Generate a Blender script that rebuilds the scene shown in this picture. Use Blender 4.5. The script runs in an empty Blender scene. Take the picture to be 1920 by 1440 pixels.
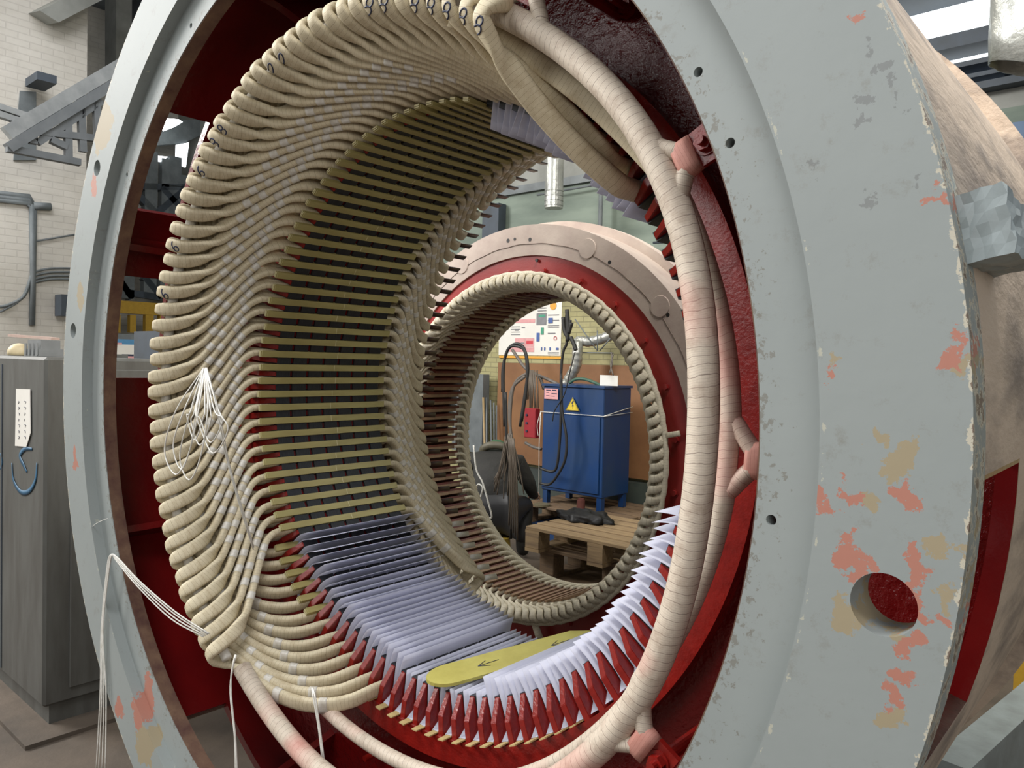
import bpy, bmesh, math, random
from mathutils import Vector, Matrix
from mathutils.bvhtree import BVHTree
random.seed(7)
PI = math.pi
R = math.radians
scene = bpy.context.scene
COL = scene.collection

# ------------------------------------------------------------------ camera, light, exposure
S = 0.75                      # metres per bore radius
AX = 1.5                      # height of the machine axis above the floor
CAM = (1.9574, -1.8223, 0.1403)
YAW, PITCH, ROLL, FOC = 0.7189, -0.0281, -0.0227, 1438.76
CROT = Matrix.Rotation(YAW, 3, 'Z') @ Matrix.Rotation(PITCH, 3, 'X') @ Matrix.Rotation(ROLL, 3, 'Y')
cam_d = bpy.data.cameras.new('camera'); cam = bpy.data.objects.new('camera', cam_d); COL.objects.link(cam)
CW = Vector((CAM[0]*S, CAM[1]*S, CAM[2]*S + AX))
cam.location = CW
cr_, cf_, cu_ = CROT @ Vector((1, 0, 0)), CROT @ Vector((0, 1, 0)), CROT @ Vector((0, 0, 1))
cam.rotation_euler = Matrix((cr_, cu_, -cf_)).transposed().to_euler()
cam_d.sensor_fit = 'HORIZONTAL'; cam_d.sensor_width = 36; cam_d.lens = FOC*36/1920
cam_d.clip_start = 0.05; cam_d.clip_end = 100
scene.camera = cam
w = bpy.data.worlds.new('world'); scene.world = w; w.use_nodes = True
w.node_tree.nodes['Background'].inputs[0].default_value = (0.93, 0.97, 1.0, 1)
w.node_tree.nodes['Background'].inputs[1].default_value = 0.21

def area(name, loc, aim, sx, sy, power, col):
    d = bpy.data.lights.new(name, 'AREA'); d.shape = 'RECTANGLE'; d.size = sx; d.size_y = sy; d.energy = power; d.color = col
    o = bpy.data.objects.new(name, d); COL.objects.link(o); o.location = loc
    o.rotation_euler = (Vector(aim)-Vector(loc)).to_track_quat('-Z', 'Y').to_euler()
    return o
area('window_light_left', (-7.9, -4.0, 5.9), (0.3, 0, 1.4), 3.4, 2.8, 1080, (1.0, 0.98, 0.95))
area('window_light_front', (-1.9, -4.8, 3.7), (0.5, 0, 1.5), 2.0, 2.4, 75, (1.0, 0.98, 0.95))
area('window_light_right', (3.6, -3.2, 2.4), (-0.6, 0.3, 1.2), 2.4, 1.6, 60, (1.0, 0.98, 0.95))  # unseen fill, added to lift the left wall of the bore
area('skylight_overhead', (0.5, -2.4, 5.6), (0.1, 0.1, 1.1), 2.4, 1.4, 170, (0.98, 0.98, 1.0))
area('bay_lamp_gap', (0.9, 0.2, 4.6), (-0.7, 1.4, 1.4), 1.6, 0.8, 210, (1.0, 0.96, 0.90))  # no fitting here: added to brighten the far stator's front face
area('bay_lamp_back', (-1.9, 3.3, 4.9), (-2.4, 3.7, 0.6), 1.6, 0.8, 52, (1.0, 0.93, 0.80))  # unseen fill, added over the cabinet and pallets under the ceiling
area('bay_lamp_left', (-6.0, 0.5, 6.2), (-7.0, 0.8, 1.0), 2.5, 1.5, 165, (0.96, 0.97, 1.0))  # invented source, makes up for light the ceiling keeps off the left wall
vs = scene.view_settings
vs.view_transform = 'Standard'; vs.look = 'None'; vs.gamma = 1.0; vs.use_curve_mapping = False; vs.exposure = -0.18

# ------------------------------------------------------------------ helpers
def ray(u, v):
    return CROT @ Vector(((u-960)/FOC, 1.0, -(v-720)/FOC))
def on_y(u, v, y):            # picture point -> world point on the plane y
    d = ray(u, v); return CW + d*((y-CW.y)/d.y)
def on_x(u, v, x):
    d = ray(u, v); return CW + d*((x-CW.x)/d.x)
def on_z(u, v, z):
    d = ray(u, v); return CW + d*((z-CW.z)/d.z)
def C(r, th, y):              # machine coordinates -> metres from the axis origin
    t = R(th); return Vector((S*r*math.cos(t), S*y, S*r*math.sin(t)))
AXO = Vector((0, 0, AX))

def setp(o, label=None, cat=None, group=None, kind=None):
    if label: o['label'] = label
    if cat: o['category'] = cat
    if group: o['group'] = group
    if kind: o['kind'] = kind
    return o
def link(name, me, mat, parent=None, loc=None, rot=None):
    if mat is not None:
        if isinstance(mat, (list, tuple)):
            for m in mat: me.materials.append(m)
        else: me.materials.append(mat)
    o = bpy.data.objects.new(name, me); COL.objects.link(o)
    if parent is not None: o.parent = parent
    if loc is not None: o.location = loc
    if rot is not None: o.rotation_euler = rot
    return o
def empty(name, loc, rot=(0, 0, 0)):
    o = bpy.data.objects.new(name, None); COL.objects.link(o); o.location = loc; o.rotation_euler = rot
    o.empty_display_size = 0.05
    return o
def fin(bm, name, mat, parent=None, loc=None, rot=None, smooth=False, bevel=0, recalc=True):
    if recalc: bmesh.ops.recalc_face_normals(bm, faces=bm.faces[:])
    if bevel:
        bmesh.ops.bevel(bm, geom=bm.edges[:], offset=bevel, segments=1, affect='EDGES', clamp_overlap=True)
    me = bpy.data.meshes.new(name); bm.to_mesh(me); bm.free()
    if smooth:
        for p in me.polygons: p.use_smooth = True
    return link(name, me, mat, parent, loc, rot)
def NB(): return bmesh.new()
def hexa(bm, v):              # 8 points: bottom 0-3, top 4-7
    q = [bm.verts.new(x) for x in v]
    for f in ((0,3,2,1),(4,5,6,7),(0,1,5,4),(1,2,6,5),(2,3,7,6),(3,0,4,7)): bm.faces.new([q[i] for i in f])
def box(bm, x0, x1, y0, y1, z0, z1, M=None):
    v = [Vector(p) for p in ((x0,y0,z0),(x1,y0,z0),(x1,y1,z0),(x0,y1,z0),(x0,y0,z1),(x1,y0,z1),(x1,y1,z1),(x0,y1,z1))]
    if M is not None: v = [M @ p for p in v]
    hexa(bm, v)
def prism(bm, poly, d, M=None):   # poly: list of 3D points, extruded by vector d
    a = [Vector(p) for p in poly]; d = Vector(d)
    if M is not None: a = [M @ p for p in a]; d = M.to_3x3() @ d
    A = [bm.verts.new(p) for p in a]; B = [bm.verts.new(p+d) for p in a]
    bm.faces.new(A); bm.faces.new(B[::-1]); n = len(A)
    for i in range(n): bm.faces.new((A[i], A[(i+1)%n], B[(i+1)%n], B[i]))
def catmull(pts, n):
    pts = [Vector(p) for p in pts]; P = [pts[0]*2-pts[1]]+pts+[pts[-1]*2-pts[-2]]; out = []
    for i in range(1, len(P)-2):
        for k in range(n):
            t = k/n; a, b, c, d = P[i-1], P[i], P[i+1], P[i+2]
            out.append(0.5*((2*b)+(c-a)*t+(2*a-5*b+4*c-d)*t*t+(3*b-a-3*c+d)*t**3))
    out.append(pts[-1]); return out
def section(w_, h_, n=10, p=0.55):
    out = []
    for i in range(n):
        t = 2*PI*(i+0.5)/n; c, s = math.cos(t), math.sin(t)
        out.append((math.copysign(abs(c)**p, c)*w_/2, math.copysign(abs(s)**p, s)*h_/2))
    return out
def sweep(bm, pts, sec, ups=None, closed=False, caps=True, scale=None, uvs=1.0):
    uv = bm.loops.layers.uv.verify()
    pts = [Vector(p) for p in pts]; n = len(pts); rings = []; L = [0]
    up = None
    for i in range(n):
        if closed: t = pts[(i+1) % n]-pts[i-1]
        else: t = pts[min(i+1, n-1)]-pts[max(i-1, 0)]
        if t.length < 1e-9: t = Vector((0, 1, 0))
        t.normalize()
        if ups is not None: u_ = Vector(ups[i])
        else:
            if up is None: up = Vector((0, 0, 1)) if abs(t.z) < 0.9 else Vector((1, 0, 0))
            u_ = up
        u_ = u_ - t*u_.dot(t)
        if u_.length < 1e-6: u_ = t.orthogonal()
        u_.normalize(); up = u_
        s_ = t.cross(u_)
        k = scale[i] if scale else 1.0
        rings.append([bm.verts.new(pts[i]+s_*a*k+u_*b*k) for a, b in sec])
        if i: L.append(L[-1]+(pts[i]-pts[i-1]).length)
    m = len(sec)
    rng = range(n) if closed else range(n-1)
    Lc = L[-1]+(pts[0]-pts[-1]).length
    for i in rng:
        j = (i+1) % n; l0 = L[i]*uvs; l1 = (L[j] if j else Lc)*uvs
        for k in range(m):
            q = (k+1) % m
            f = bm.faces.new((rings[i][k], rings[i][q], rings[j][q], rings[j][k])); f.smooth = True
            for lp, c in zip(f.loops, ((l0, k/m), (l0, (k+1)/m), (l1, (k+1)/m), (l1, k/m))): lp[uv].uv = c
    if caps and not closed:
        bm.faces.new(rings[0][::-1]); bm.faces.new(rings[-1])
def tube(bm, pts, r, n=8, **k):
    sweep(bm, pts, [(r*math.cos(2*PI*i/n), r*math.sin(2*PI*i/n)) for i in range(n)], **k)
def cyl(bm, a, b, r, n=16, r2=None):
    a = Vector(a); b = Vector(b); r2 = r if r2 is None else r2
    sc = None
    t = (b-a).normalized(); u = t.orthogonal().normalized(); s = t.cross(u)
    A = [bm.verts.new(a+(u*math.cos(2*PI*i/n)+s*math.sin(2*PI*i/n))*r) for i in range(n)]
    B = [bm.verts.new(b+(u*math.cos(2*PI*i/n)+s*math.sin(2*PI*i/n))*r2) for i in range(n)]
    bm.faces.new(A[::-1]); bm.faces.new(B)
    for i in range(n): bm.faces.new((A[i], A[(i+1)%n], B[(i+1)%n], B[i]))
def revolve(bm, prof, n=192, t0=0, t1=360, smooth=True):  # closed profile of (r,y)
    full = abs(t1-t0-360) < 1e-6; m = n if full else n+1; rings = []
    for i in range(m):
        th = t0+(t1-t0)*i/n
        rings.append([bm.verts.new(C(r, th, y)) for r, y in prof])
    k = len(prof)
    for i in range(n):
        a = rings[i]; b = rings[(i+1) % m]
        for j in range(k): bm.faces.new((a[j], a[(j+1)%k], b[(j+1)%k], b[j]))
    if not full: bm.faces.new(rings[0][::-1]); bm.faces.new(rings[-1])
def arcbox(bm, r0, r1, y0, y1, t0, t1):
    revolve(bm, [(r1, y0), (r0, y0), (r0, y1), (r1, y1)], max(1, int(abs(t1-t0)/2)), t0, t1)
def bolt(bm, base, d, r, head=True, L=0.012, ext=0.0):
    d = Vector(d).normalized(); base = Vector(base)
    cyl(bm, base, base+d*0.003, r*1.5, 20)
    u = d.orthogonal().normalized(); s = d.cross(u)
    A = [base+d*0.003+(u*math.cos(PI/3*i)+s*math.sin(PI/3*i))*r*1.15 for i in range(6)]
    prism(bm, A, d*L)
    if ext: cyl(bm, base+d*(L), base+d*(L+ext), r*0.6, 12)
def flat(o):
    for p in o.data.polygons: p.use_smooth = False
    return o
def autosmooth(o, ang=35):
    me = o.data; bm = bmesh.new(); bm.from_mesh(me)
    for f in bm.faces: f.smooth = True
    for e in bm.edges:
        if len(e.link_faces) == 2 and e.calc_face_angle(0) > R(ang): e.smooth = False
    bm.to_mesh(me); bm.free(); return o
def carve(o, cutters):
    for i, c in enumerate(cutters):
        m = o.modifiers.new('b', 'BOOLEAN'); m.operation = 'DIFFERENCE'; m.object = c; m.solver = 'EXACT'
    dg = bpy.context.evaluated_depsgraph_get(); dg.update()
    me = bpy.data.meshes.new_from_object(o.evaluated_get(dg))
    o.modifiers.clear(); o.data = me
    for c in cutters: bpy.data.objects.remove(c)
    return o
ONES = ['', 'first', 'second', 'third', 'fourth', 'fifth', 'sixth', 'seventh', 'eighth', 'ninth', 'tenth', 'eleventh', 'twelfth',
        'thirteenth', 'fourteenth', 'fifteenth', 'sixteenth', 'seventeenth', 'eighteenth', 'nineteenth']
TENS = {2: 'twent', 3: 'thirt', 4: 'fort', 5: 'fift', 6: 'sixt', 7: 'sevent', 8: 'eight', 9: 'ninet'}
def ordw(n):
    if n == 100: return 'hundredth'
    if n > 100: return 'hundred and '+ordw(n-100)
    if n < 20: return ONES[n]
    a, b = divmod(n, 10)
    return TENS[a]+'ieth' if b == 0 else TENS[a]+'y-'+ONES[b]

# ------------------------------------------------------------------ materials
def newmat(name):
    m = bpy.data.materials.new(name); m.use_nodes = True; nt = m.node_tree
    return m, nt, nt.nodes['Principled BSDF']
def N(nt, t, **k):
    n = nt.nodes.new(t)
    for a, b in k.items():
        if a in n.inputs: n.inputs[a].default_value = b
        else: setattr(n, a, b)
    return n
def rampn(nt, fac, stops):
    r = nt.nodes.new('ShaderNodeValToRGB'); e = r.color_ramp.elements
    while len(e) < len(stops): e.new(0.5)
    for q, (p, c) in zip(e, stops): q.position = p; q.color = (*c, 1) if len(c) == 3 else c
    nt.links.new(fac, r.inputs[0]); return r.outputs[0]
def noise(nt, scale, detail=4, rough=0.55, vec=None, out='Fac'):
    n = N(nt, 'ShaderNodeTexNoise', Scale=scale, Detail=detail, Roughness=rough)
    if vec is None:
        tc = N(nt, 'ShaderNodeTexCoord'); vec = tc.outputs['Object']
    nt.links.new(vec, n.inputs['Vector']); return n.outputs[out]
def mixc(nt, f, a, b):
    m = nt.nodes.new('ShaderNodeMix'); m.data_type = 'RGBA'
    for s, x in ((m.inputs[0], f), (m.inputs[6], a), (m.inputs[7], b)):
        if isinstance(x, (int, float)): s.default_value = x
        elif isinstance(x, tuple): s.default_value = (*x, 1)
        else: nt.links.new(x, s)
    return m.outputs[2]
def mth(nt, op, a, b=None, c=None):
    m = N(nt, 'ShaderNodeMath', operation=op)
    for s, x in zip(m.inputs, (a, b, c)):
        if x is None: continue
        if isinstance(x, (int, float)): s.default_value = x
        else: nt.links.new(x, s)
    return m.outputs[0]
def bump(nt, b, h, strength, dist=0.01):
    n = N(nt, 'ShaderNodeBump', Strength=strength, Distance=dist)
    nt.links.new(h, n.inputs['Height']); nt.links.new(n.outputs[0], b.inputs['Normal'])
def pm(name, c1, c2=None, scale=8, rough=0.5, metal=0.0, bs=0.0, bscale=40, dist=0.004, lo=0.35, hi=0.65, stretch=None, spec=None):
    m, nt, b = newmat(name); b.inputs['Roughness'].default_value = rough; b.inputs['Metallic'].default_value = metal
    if spec is not None: b.inputs['Specular IOR Level'].default_value = spec
    vec = None
    tc = N(nt, 'ShaderNodeTexCoord'); mp = N(nt, 'ShaderNodeMapping'); nt.links.new(tc.outputs['Object'], mp.inputs[0])
    if stretch: mp.inputs['Scale'].default_value = stretch
    vec = mp.outputs[0]
    if c2 is None: c2 = tuple(x*0.8 for x in c1)
    f = noise(nt, scale, 6, 0.6, vec)
    nt.links.new(rampn(nt, f, [(lo, c1), (hi, c2)]), b.inputs['Base Color'])
    if bs: bump(nt, b, noise(nt, bscale, 5, 0.6, vec), bs, dist)
    return m
def tapemat(name, base, dark, stain, wrap=0.02, stain_amt=0.5, pink=None):
    m, nt, b = newmat(name); b.inputs['Roughness'].default_value = 0.62
    tc = N(nt, 'ShaderNodeTexCoord'); sep = N(nt, 'ShaderNodeSeparateXYZ'); nt.links.new(tc.outputs['UV'], sep.inputs[0])
    nz = noise(nt, 14, 3); nf = noise(nt, 90, 3)
    u = mth(nt, 'MULTIPLY', sep.outputs[0], 1/wrap)
    u = mth(nt, 'ADD', u, mth(nt, 'MULTIPLY', nz, 1.6))
    vv = mth(nt, 'SUBTRACT', sep.outputs[1], 0.5); vv = mth(nt, 'ABSOLUTE', vv)
    u = mth(nt, 'ADD', u, mth(nt, 'MULTIPLY', vv, 0.9))
    fr = mth(nt, 'FRACT', u)
    line = rampn(nt, fr, [(0.0, (1, 1, 1)), (0.09, (0.1, 0.1, 0.1)), (0.16, (0, 0, 0))])
    fine = mth(nt, 'FRACT', mth(nt, 'MULTIPLY', u, 4.0))
    c = mixc(nt, noise(nt, 5, 5), base, tuple(x*0.86 for x in base))
    c = mixc(nt, mth(nt, 'MULTIPLY', rampn(nt, fine, [(0, (1, 1, 1)), (0.3, (0, 0, 0))]), 0.26), c, dark)
    c = mixc(nt, mth(nt, 'MULTIPLY', line, 0.85), c, dark)
    st = rampn(nt, noise(nt, 22, 6, 0.7), [(0.47, (0, 0, 0)), (0.70, (1, 1, 1))])
    c = mixc(nt, mth(nt, 'MULTIPLY', st, stain_amt), c, stain)
    if pink:
        pk = rampn(nt, noise(nt, 3.6, 2, 0.5), [(0.55, (0, 0, 0)), (0.72, (1, 1, 1))])
        c = mixc(nt, mth(nt, 'MULTIPLY', pk, 0.75), c, pink)
    nt.links.new(c, b.inputs['Base Color'])
    h = mth(nt, 'ADD', mth(nt, 'MULTIPLY', fr, 0.7), mth(nt, 'MULTIPLY', nf, 0.5))
    bump(nt, b, h, 0.45, 0.0025)
    return m
CREAM = (0.52, 0.47, 0.34)
M = {}
M['tape'] = tapemat('coil_tape', (0.70, 0.615, 0.43), (0.25, 0.185, 0.10), (0.34, 0.25, 0.13), 0.011, 0.55)
M['bus'] = tapemat('ring_tape', (0.66, 0.57, 0.46), (0.13, 0.085, 0.07), (0.30, 0.21, 0.15), 0.015, 0.62, (0.60, 0.17, 0.15))
M['bind'] = pm('cord_tape', (0.74, 0.72, 0.66), (0.55, 0.51, 0.43), 40, 0.3, bs=0.3, bscale=200, dist=0.002)
M['cord'] = pm('white_cord', (0.78, 0.77, 0.72), (0.62, 0.60, 0.54), 60, 0.55)
M['red'] = pm('red_enamel', (0.16, 0.006, 0.006), (0.10, 0.004, 0.005), 3, 0.20, bs=0.25, bscale=26, dist=0.006)
M['redf'] = pm('finger_red', (0.26, 0.012, 0.008), (0.17, 0.008, 0.006), 20, 0.2, bs=0.35, bscale=120, dist=0.003)
M['redthick'] = pm('thick_red_enamel', (0.15, 0.005, 0.005), (0.10, 0.004, 0.004), 3, 0.07, bs=0.8, bscale=34, dist=0.008)
M['lam'] = pm('core_steel', (0.014, 0.0145, 0.016), (0.028, 0.029, 0.031), 60, 0.42, 0.3, bs=0.3, bscale=260, dist=0.001, stretch=(1, 8, 1))
M['wedge'] = pm('wedge_laminate', (0.40, 0.345, 0.135), (0.30, 0.25, 0.09), 25, 0.42, bs=0.1, bscale=200, dist=0.001, stretch=(1, 0.2, 1))
M['wend'] = pm('wedge_cut_end', (0.62, 0.56, 0.33), (0.5, 0.44, 0.24), 50, 0.6)
M['strip'] = pm('slot_strip', (0.55, 0.43, 0.20), (0.42, 0.31, 0.13), 30, 0.5)
M['board'] = pm('glass_board', (0.52, 0.47, 0.12), (0.42, 0.37, 0.08), 14, 0.4, stretch=(1, 1, 1))
M['ink'] = pm('marker_ink', (0.02, 0.025, 0.05), (0.03, 0.04, 0.09), 50, 0.5)
m, nt, b = newmat('liner_paper'); M['paper'] = m
b.inputs['Roughness'].default_value = 0.5
f = rampn(nt, noise(nt, 9, 6, 0.7), [(0.66, (0, 0, 0)), (0.80, (1, 1, 1))])
nt.links.new(mixc(nt, mth(nt, 'MULTIPLY', f, 0.35), (0.77, 0.78, 0.88), (0.28, 0.29, 0.36)), b.inputs['Base Color'])
tr = N(nt, 'ShaderNodeBsdfTranslucent'); tr.inputs[0].default_value = (0.76, 0.77, 0.88, 1)
ms = N(nt, 'ShaderNodeMixShader'); ms.inputs[0].default_value = 0.34
nt.links.new(b.outputs[0], ms.inputs[1]); nt.links.new(tr.outputs[0], ms.inputs[2]); nt.links.new(ms.outputs[0], nt.nodes['Material Output'].inputs[0])

# flange paint: grey-blue enamel with salmon and tan chips of their own shapes
def chippaint(name, chips, base=(0.275, 0.30, 0.29), base2=(0.232, 0.258, 0.252), edge=True):
    m, nt, b = newmat(name); b.inputs['Roughness'].default_value = 0.62
    tc = N(nt, 'ShaderNodeTexCoord'); ob = tc.outputs['Object']
    c = mixc(nt, noise(nt, 3, 5), base, base2)
    gr = rampn(nt, noise(nt, 20, 8, 0.8), [(0.56, (0, 0, 0)), (0.70, (1, 1, 1))])
    c = mixc(nt, mth(nt, 'MULTIPLY', gr, 0.5), c, (0.17, 0.16, 0.13))
    nv = noise(nt, 22, 8, 0.68, out='Color')
    off = N(nt, 'ShaderNodeVectorMath', operation='SUBTRACT'); nt.links.new(nv, off.inputs[0]); off.inputs[1].default_value = (0.5, 0.5, 0.5)
    sc = N(nt, 'ShaderNodeVectorMath', operation='SCALE'); nt.links.new(off.outputs[0], sc.inputs[0]); sc.inputs[3].default_value = 0.12
    ad = N(nt, 'ShaderNodeVectorMath', operation='ADD'); nt.links.new(ob, ad.inputs[0]); nt.links.new(sc.outputs[0], ad.inputs[1])
    acc = {'s': None, 't': None, 'g': None}
    for (x, y, z, sx, sz, kind) in chips:
        mp = N(nt, 'ShaderNodeVectorMath', operation='SUBTRACT'); nt.links.new(ad.outputs[0], mp.inputs[0]); mp.inputs[1].default_value = (x, y, z)
        dv = N(nt, 'ShaderNodeVectorMath', operation='MULTIPLY'); nt.links.new(mp.outputs[0], dv.inputs[0]); dv.inputs[1].default_value = (1/sx, 0.0, 1/sz)
        ln = N(nt, 'ShaderNodeVectorMath', operation='LENGTH'); nt.links.new(dv.outputs[0], ln.inputs[0])
        k = mth(nt, 'LESS_THAN', ln.outputs[1], 1.0)
        acc[kind] = k if acc[kind] is None else mth(nt, 'MAXIMUM', acc[kind], k)
    sp = N(nt, 'ShaderNodeSeparateXYZ'); nt.links.new(ob, sp.inputs[0])
    rad = mth(nt, 'SQRT', mth(nt, 'ADD', mth(nt, 'MULTIPLY', sp.outputs[0], sp.outputs[0]), mth(nt, 'MULTIPLY', sp.outputs[2], sp.outputs[2])))
    n1 = noise(nt, 34, 8, 0.72); n2 = noise(nt, 70, 6, 0.7)
    def nearr(r0, wd): return mth(nt, 'MAXIMUM', mth(nt, 'SUBTRACT', 1.0, mth(nt, 'DIVIDE', mth(nt, 'ABSOLUTE', mth(nt, 'SUBTRACT', rad, r0*S)), wd)), 0.0)
    for r0, wd, th_, colr in ((1.738, .026, 1.0, (0.50, 0.46, 0.36)), (1.532, .020, 1.055, (0.42, 0.41, 0.33)), (1.739, .018, 1.06, (0.12, 0.075, 0.055))):
        k = mth(nt, 'GREATER_THAN', mth(nt, 'ADD', mth(nt, 'MULTIPLY', nearr(r0, wd), .5), n1), th_)
        c = mixc(nt, mth(nt, 'MULTIPLY', k, .85), c, colr)
    k = mth(nt, 'GREATER_THAN', mth(nt, 'ADD', mth(nt, 'MULTIPLY', nearr(1.415, .06), .18), n2), .72)
    c = mixc(nt, mth(nt, 'MULTIPLY', k, .55), c, (0.13, 0.11, 0.08))
    if acc['g'] is not None: c = mixc(nt, mth(nt, 'MULTIPLY', acc['g'], 0.5), c, (0.12, 0.12, 0.12))
    if acc['t'] is not None: c = mixc(nt, acc['t'], c, (0.30, 0.25, 0.16))
    if acc['s'] is not None: c = mixc(nt, acc['s'], c, (0.38, 0.165, 0.12))
    nt.links.new(c, b.inputs['Base Color'])
    bump(nt, b, noise(nt, 30, 4), 0.12, 0.003)
    return m
CHIPS = []
for (u, v, ru, rv, k) in [(1605, 1040, 34, 26, 's'), (1590, 1030, 16, 20, 's'), (1630, 945, 18, 30, 't'), (1708, 925, 16, 26, 's'), (1688, 860, 30, 30, 't'),
        (1716, 1065, 20, 45, 's'), (1722, 1110, 20, 40, 's'), (1728, 1150, 16, 28, 's'), (1700, 1215, 26, 18, 's'), (1655, 1300, 26, 12, 's'), (1697, 1280, 14, 14, 's'),
        (1668, 1335, 22, 16, 't'), (1645, 812, 12, 10, 't'), (1553, 693, 9, 9, 's'), (1565, 670, 7, 5, 't'), (1768, 668, 22, 9, 's'), (1795, 655, 12, 20, 's'), (1795, 685, 18, 9, 't'),
        (1770, 1010, 30, 22, 't'), (1600, 1150, 24, 30, 't'), (1660, 1185, 30, 10, 't'), (1540, 935, 8, 16, 's'), (1780, 1165, 9, 20, 's'), (1600, 925, 20, 16, 's'),
        (1795, 1110, 10, 30, 't'), (1760, 365, 18, 6, 's'), (1598, 12, 9, 7, 's'), (1650, 130, 12, 24, 'g'), (1620, 200, 26, 14, 'g'), (1535, 325, 30, 10, 'g'), (1620, 365, 34, 10, 'g'),
        (1615, 240, 16, 8, 'g'), (1617, 82, 8, 7, 'g'), (1685, 150, 7, 8, 'g'), (1697, 195, 6, 12, 'g'), (1735, 330, 10, 8, 'g'), (190, 235, 22, 55, 't'), (175, 355, 6, 20, 's'),
        (258, 1320, 10, 60, 's'), (272, 1400, 18, 40, 't'), (222, 1325, 10, 20, 's'), (150, 560, 5, 30, 't'), (140, 860, 3, 26, 's')]:
    p0 = on_y(u, v, -0.587*S)-AXO; p1 = on_y(u+ru, v, -0.587*S)-AXO; p2 = on_y(u, v+rv, -0.587*S)-AXO
    q_ = .5 if k == 'g' else .88; CHIPS.append((p0.x, p0.y, p0.z, abs(p1.x-p0.x)*q_+0.003, abs(p2.z-p0.z)*q_+0.003, k))
M['flange'] = chippaint('flange_grey_enamel', CHIPS)
M['greyp'] = pm('grey_enamel', (0.33, 0.38, 0.385), (0.24, 0.27, 0.27), 9, 0.45, bs=0.15, bscale=30)
M['tan'] = pm('tan_primer', (0.50, 0.40, 0.31), (0.22, 0.18, 0.15), 9, 0.75, bs=0.7, bscale=18, dist=0.008, stretch=(1, 0.35, 1), lo=0.45, hi=0.66)

# ------------------------------------------------------------------ near stator: frame, core, press fingers
def SL(k): return 77.79+3.33333*k
frame = empty('stator_housing', AXO)
setp(frame, 'huge grey-rimmed stator frame in the foreground, red inside with black core', 'stator')
bm = NB(); revolve(bm, [(1.739, -.587), (1.527, -.587), (1.527, -.546), (1.4116, -.546), (1.4116, -.497), (1.739, -.497)], 240)
fl = fin(bm, 'flange', M['flange'], frame)
cut = []
def cutter(p, rad, y0, y1):
    b_ = NB(); cyl(b_, (p.x, y0, p.z), (p.x, y1, p.z), rad, 28)
    bmesh.ops.recalc_face_normals(b_, faces=b_.faces[:])
    me = bpy.data.meshes.new('c'); b_.to_mesh(me); b_.free(); o = bpy.data.objects.new('c', me); COL.objects.link(o); o.location = AXO; cut.append(o)
for (u, v, r_) in ((1656, 1134, 0.0245*S/0.75*1.0), (182, 315, 0.024), (137, 620, 0.024), (800, -300, 0.02)):
    cutter(on_y(u, v, -.587*S)-AXO, r_ if u != 1656 else 0.036, -.7*S, -.4*S)
for (u, v) in ((1309, 135), (1369, 268), (1446, 975), (358, 48), (238, 328), (205, 700)):
    cutter(on_y(u, v, -.546*S)-AXO, 0.0068, -.7*S, -.4*S)
carve(fl, cut); autosmooth(fl, 30)
M['rust'] = pm('rusty_edge', (0.075, 0.030, 0.022), (0.15, 0.085, 0.05), 18, 0.7, bs=.3, bscale=60)
bm = NB(); revolve(bm, [(1.4118, -.5435), (1.4085, -.5435), (1.4085, -.4965), (1.4118, -.4965)], 240); autosmooth(fin(bm, 'lip_edge', M['rust'], frame), 30)
# shell with inspection windows
bm = NB(); YS0, YW, YS1 = -.497, -.17, 1.15
WIN = [(137.6, 153.4), (163.3, 179.3), (344.0, 359.6), (231.6, 247.5)]
segs = []; cur = 0
for a, b_ in sorted(WIN)+[(360, 361)]:
    if a > cur: segs.append((cur, a))
    cur = b_
for a, b_ in segs: arcbox(bm, 1.709, 1.739, YS0, YW, a, b_)
revolve(bm, [(1.739, YW), (1.709, YW), (1.709, YS1), (1.739, YS1)], 180)
sh = fin(bm, 'shell', M['tan'], frame); autosmooth(sh, 30)
bm = NB()
for a, b_ in segs: revolve(bm, [(1.709, YS0), (1.703, YS0), (1.703, YW), (1.709, YW)], max(1, int((b_-a)/2)), a, b_)
for y0, y1 in ((YW, 0.0),): revolve(bm, [(1.709, y0), (1.703, y0), (1.703, y1), (1.709, y1)], 180)
for a, b_ in WIN:    # red-painted cut edge of each window
    arcbox(bm, 1.703, 1.7385, YW-.006, YW-.0005, a, b_)
    for t in (a, b_): arcbox(bm, 1.703, 1.7385, YS0, YW, t-.25, t+.0 if t == a else t+.25)
ln = fin(bm, 'red_lining', M['red'], frame); autosmooth(ln, 30)
bm = NB(); revolve(bm, [(1.785, 1.15), (1.60, 1.15), (1.60, 1.20), (1.785, 1.20)], 180)
fin(bm, 'rear_flange', M['tan'], frame); 
bm = NB(); revolve(bm, [(1.703, 0.0), (1.15, 0.0), (1.15, 0.045), (1.703, 0.045)], 216)
wb = fin(bm, 'web_plate', M['redthick'], frame); autosmooth(wb, 30)
bm = NB(); revolve(bm, [(1.205, -.052), (1.128, -.052), (1.128, 0.0), (1.205, 0.0)], 216)
pr = fin(bm, 'pressure_ring', M['redf'], frame); autosmooth(pr, 30)
for th in (157.8, 203.0, 248.0, 293.0, 338.0, 23.0, 68.0, 113.0):
    bm = NB(); t = Vector((-math.sin(R(th)), 0, math.cos(R(th))))*0.011
    prism(bm, [C(1.70, th, -.49)-t, C(1.60, th, -.49)-t, C(1.56, th, -.25)-t, C(1.45, th, 0)-t, C(1.70, th, 0)-t], t*2)
    fin(bm, 'gusset_rib', M['red'], frame)
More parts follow.
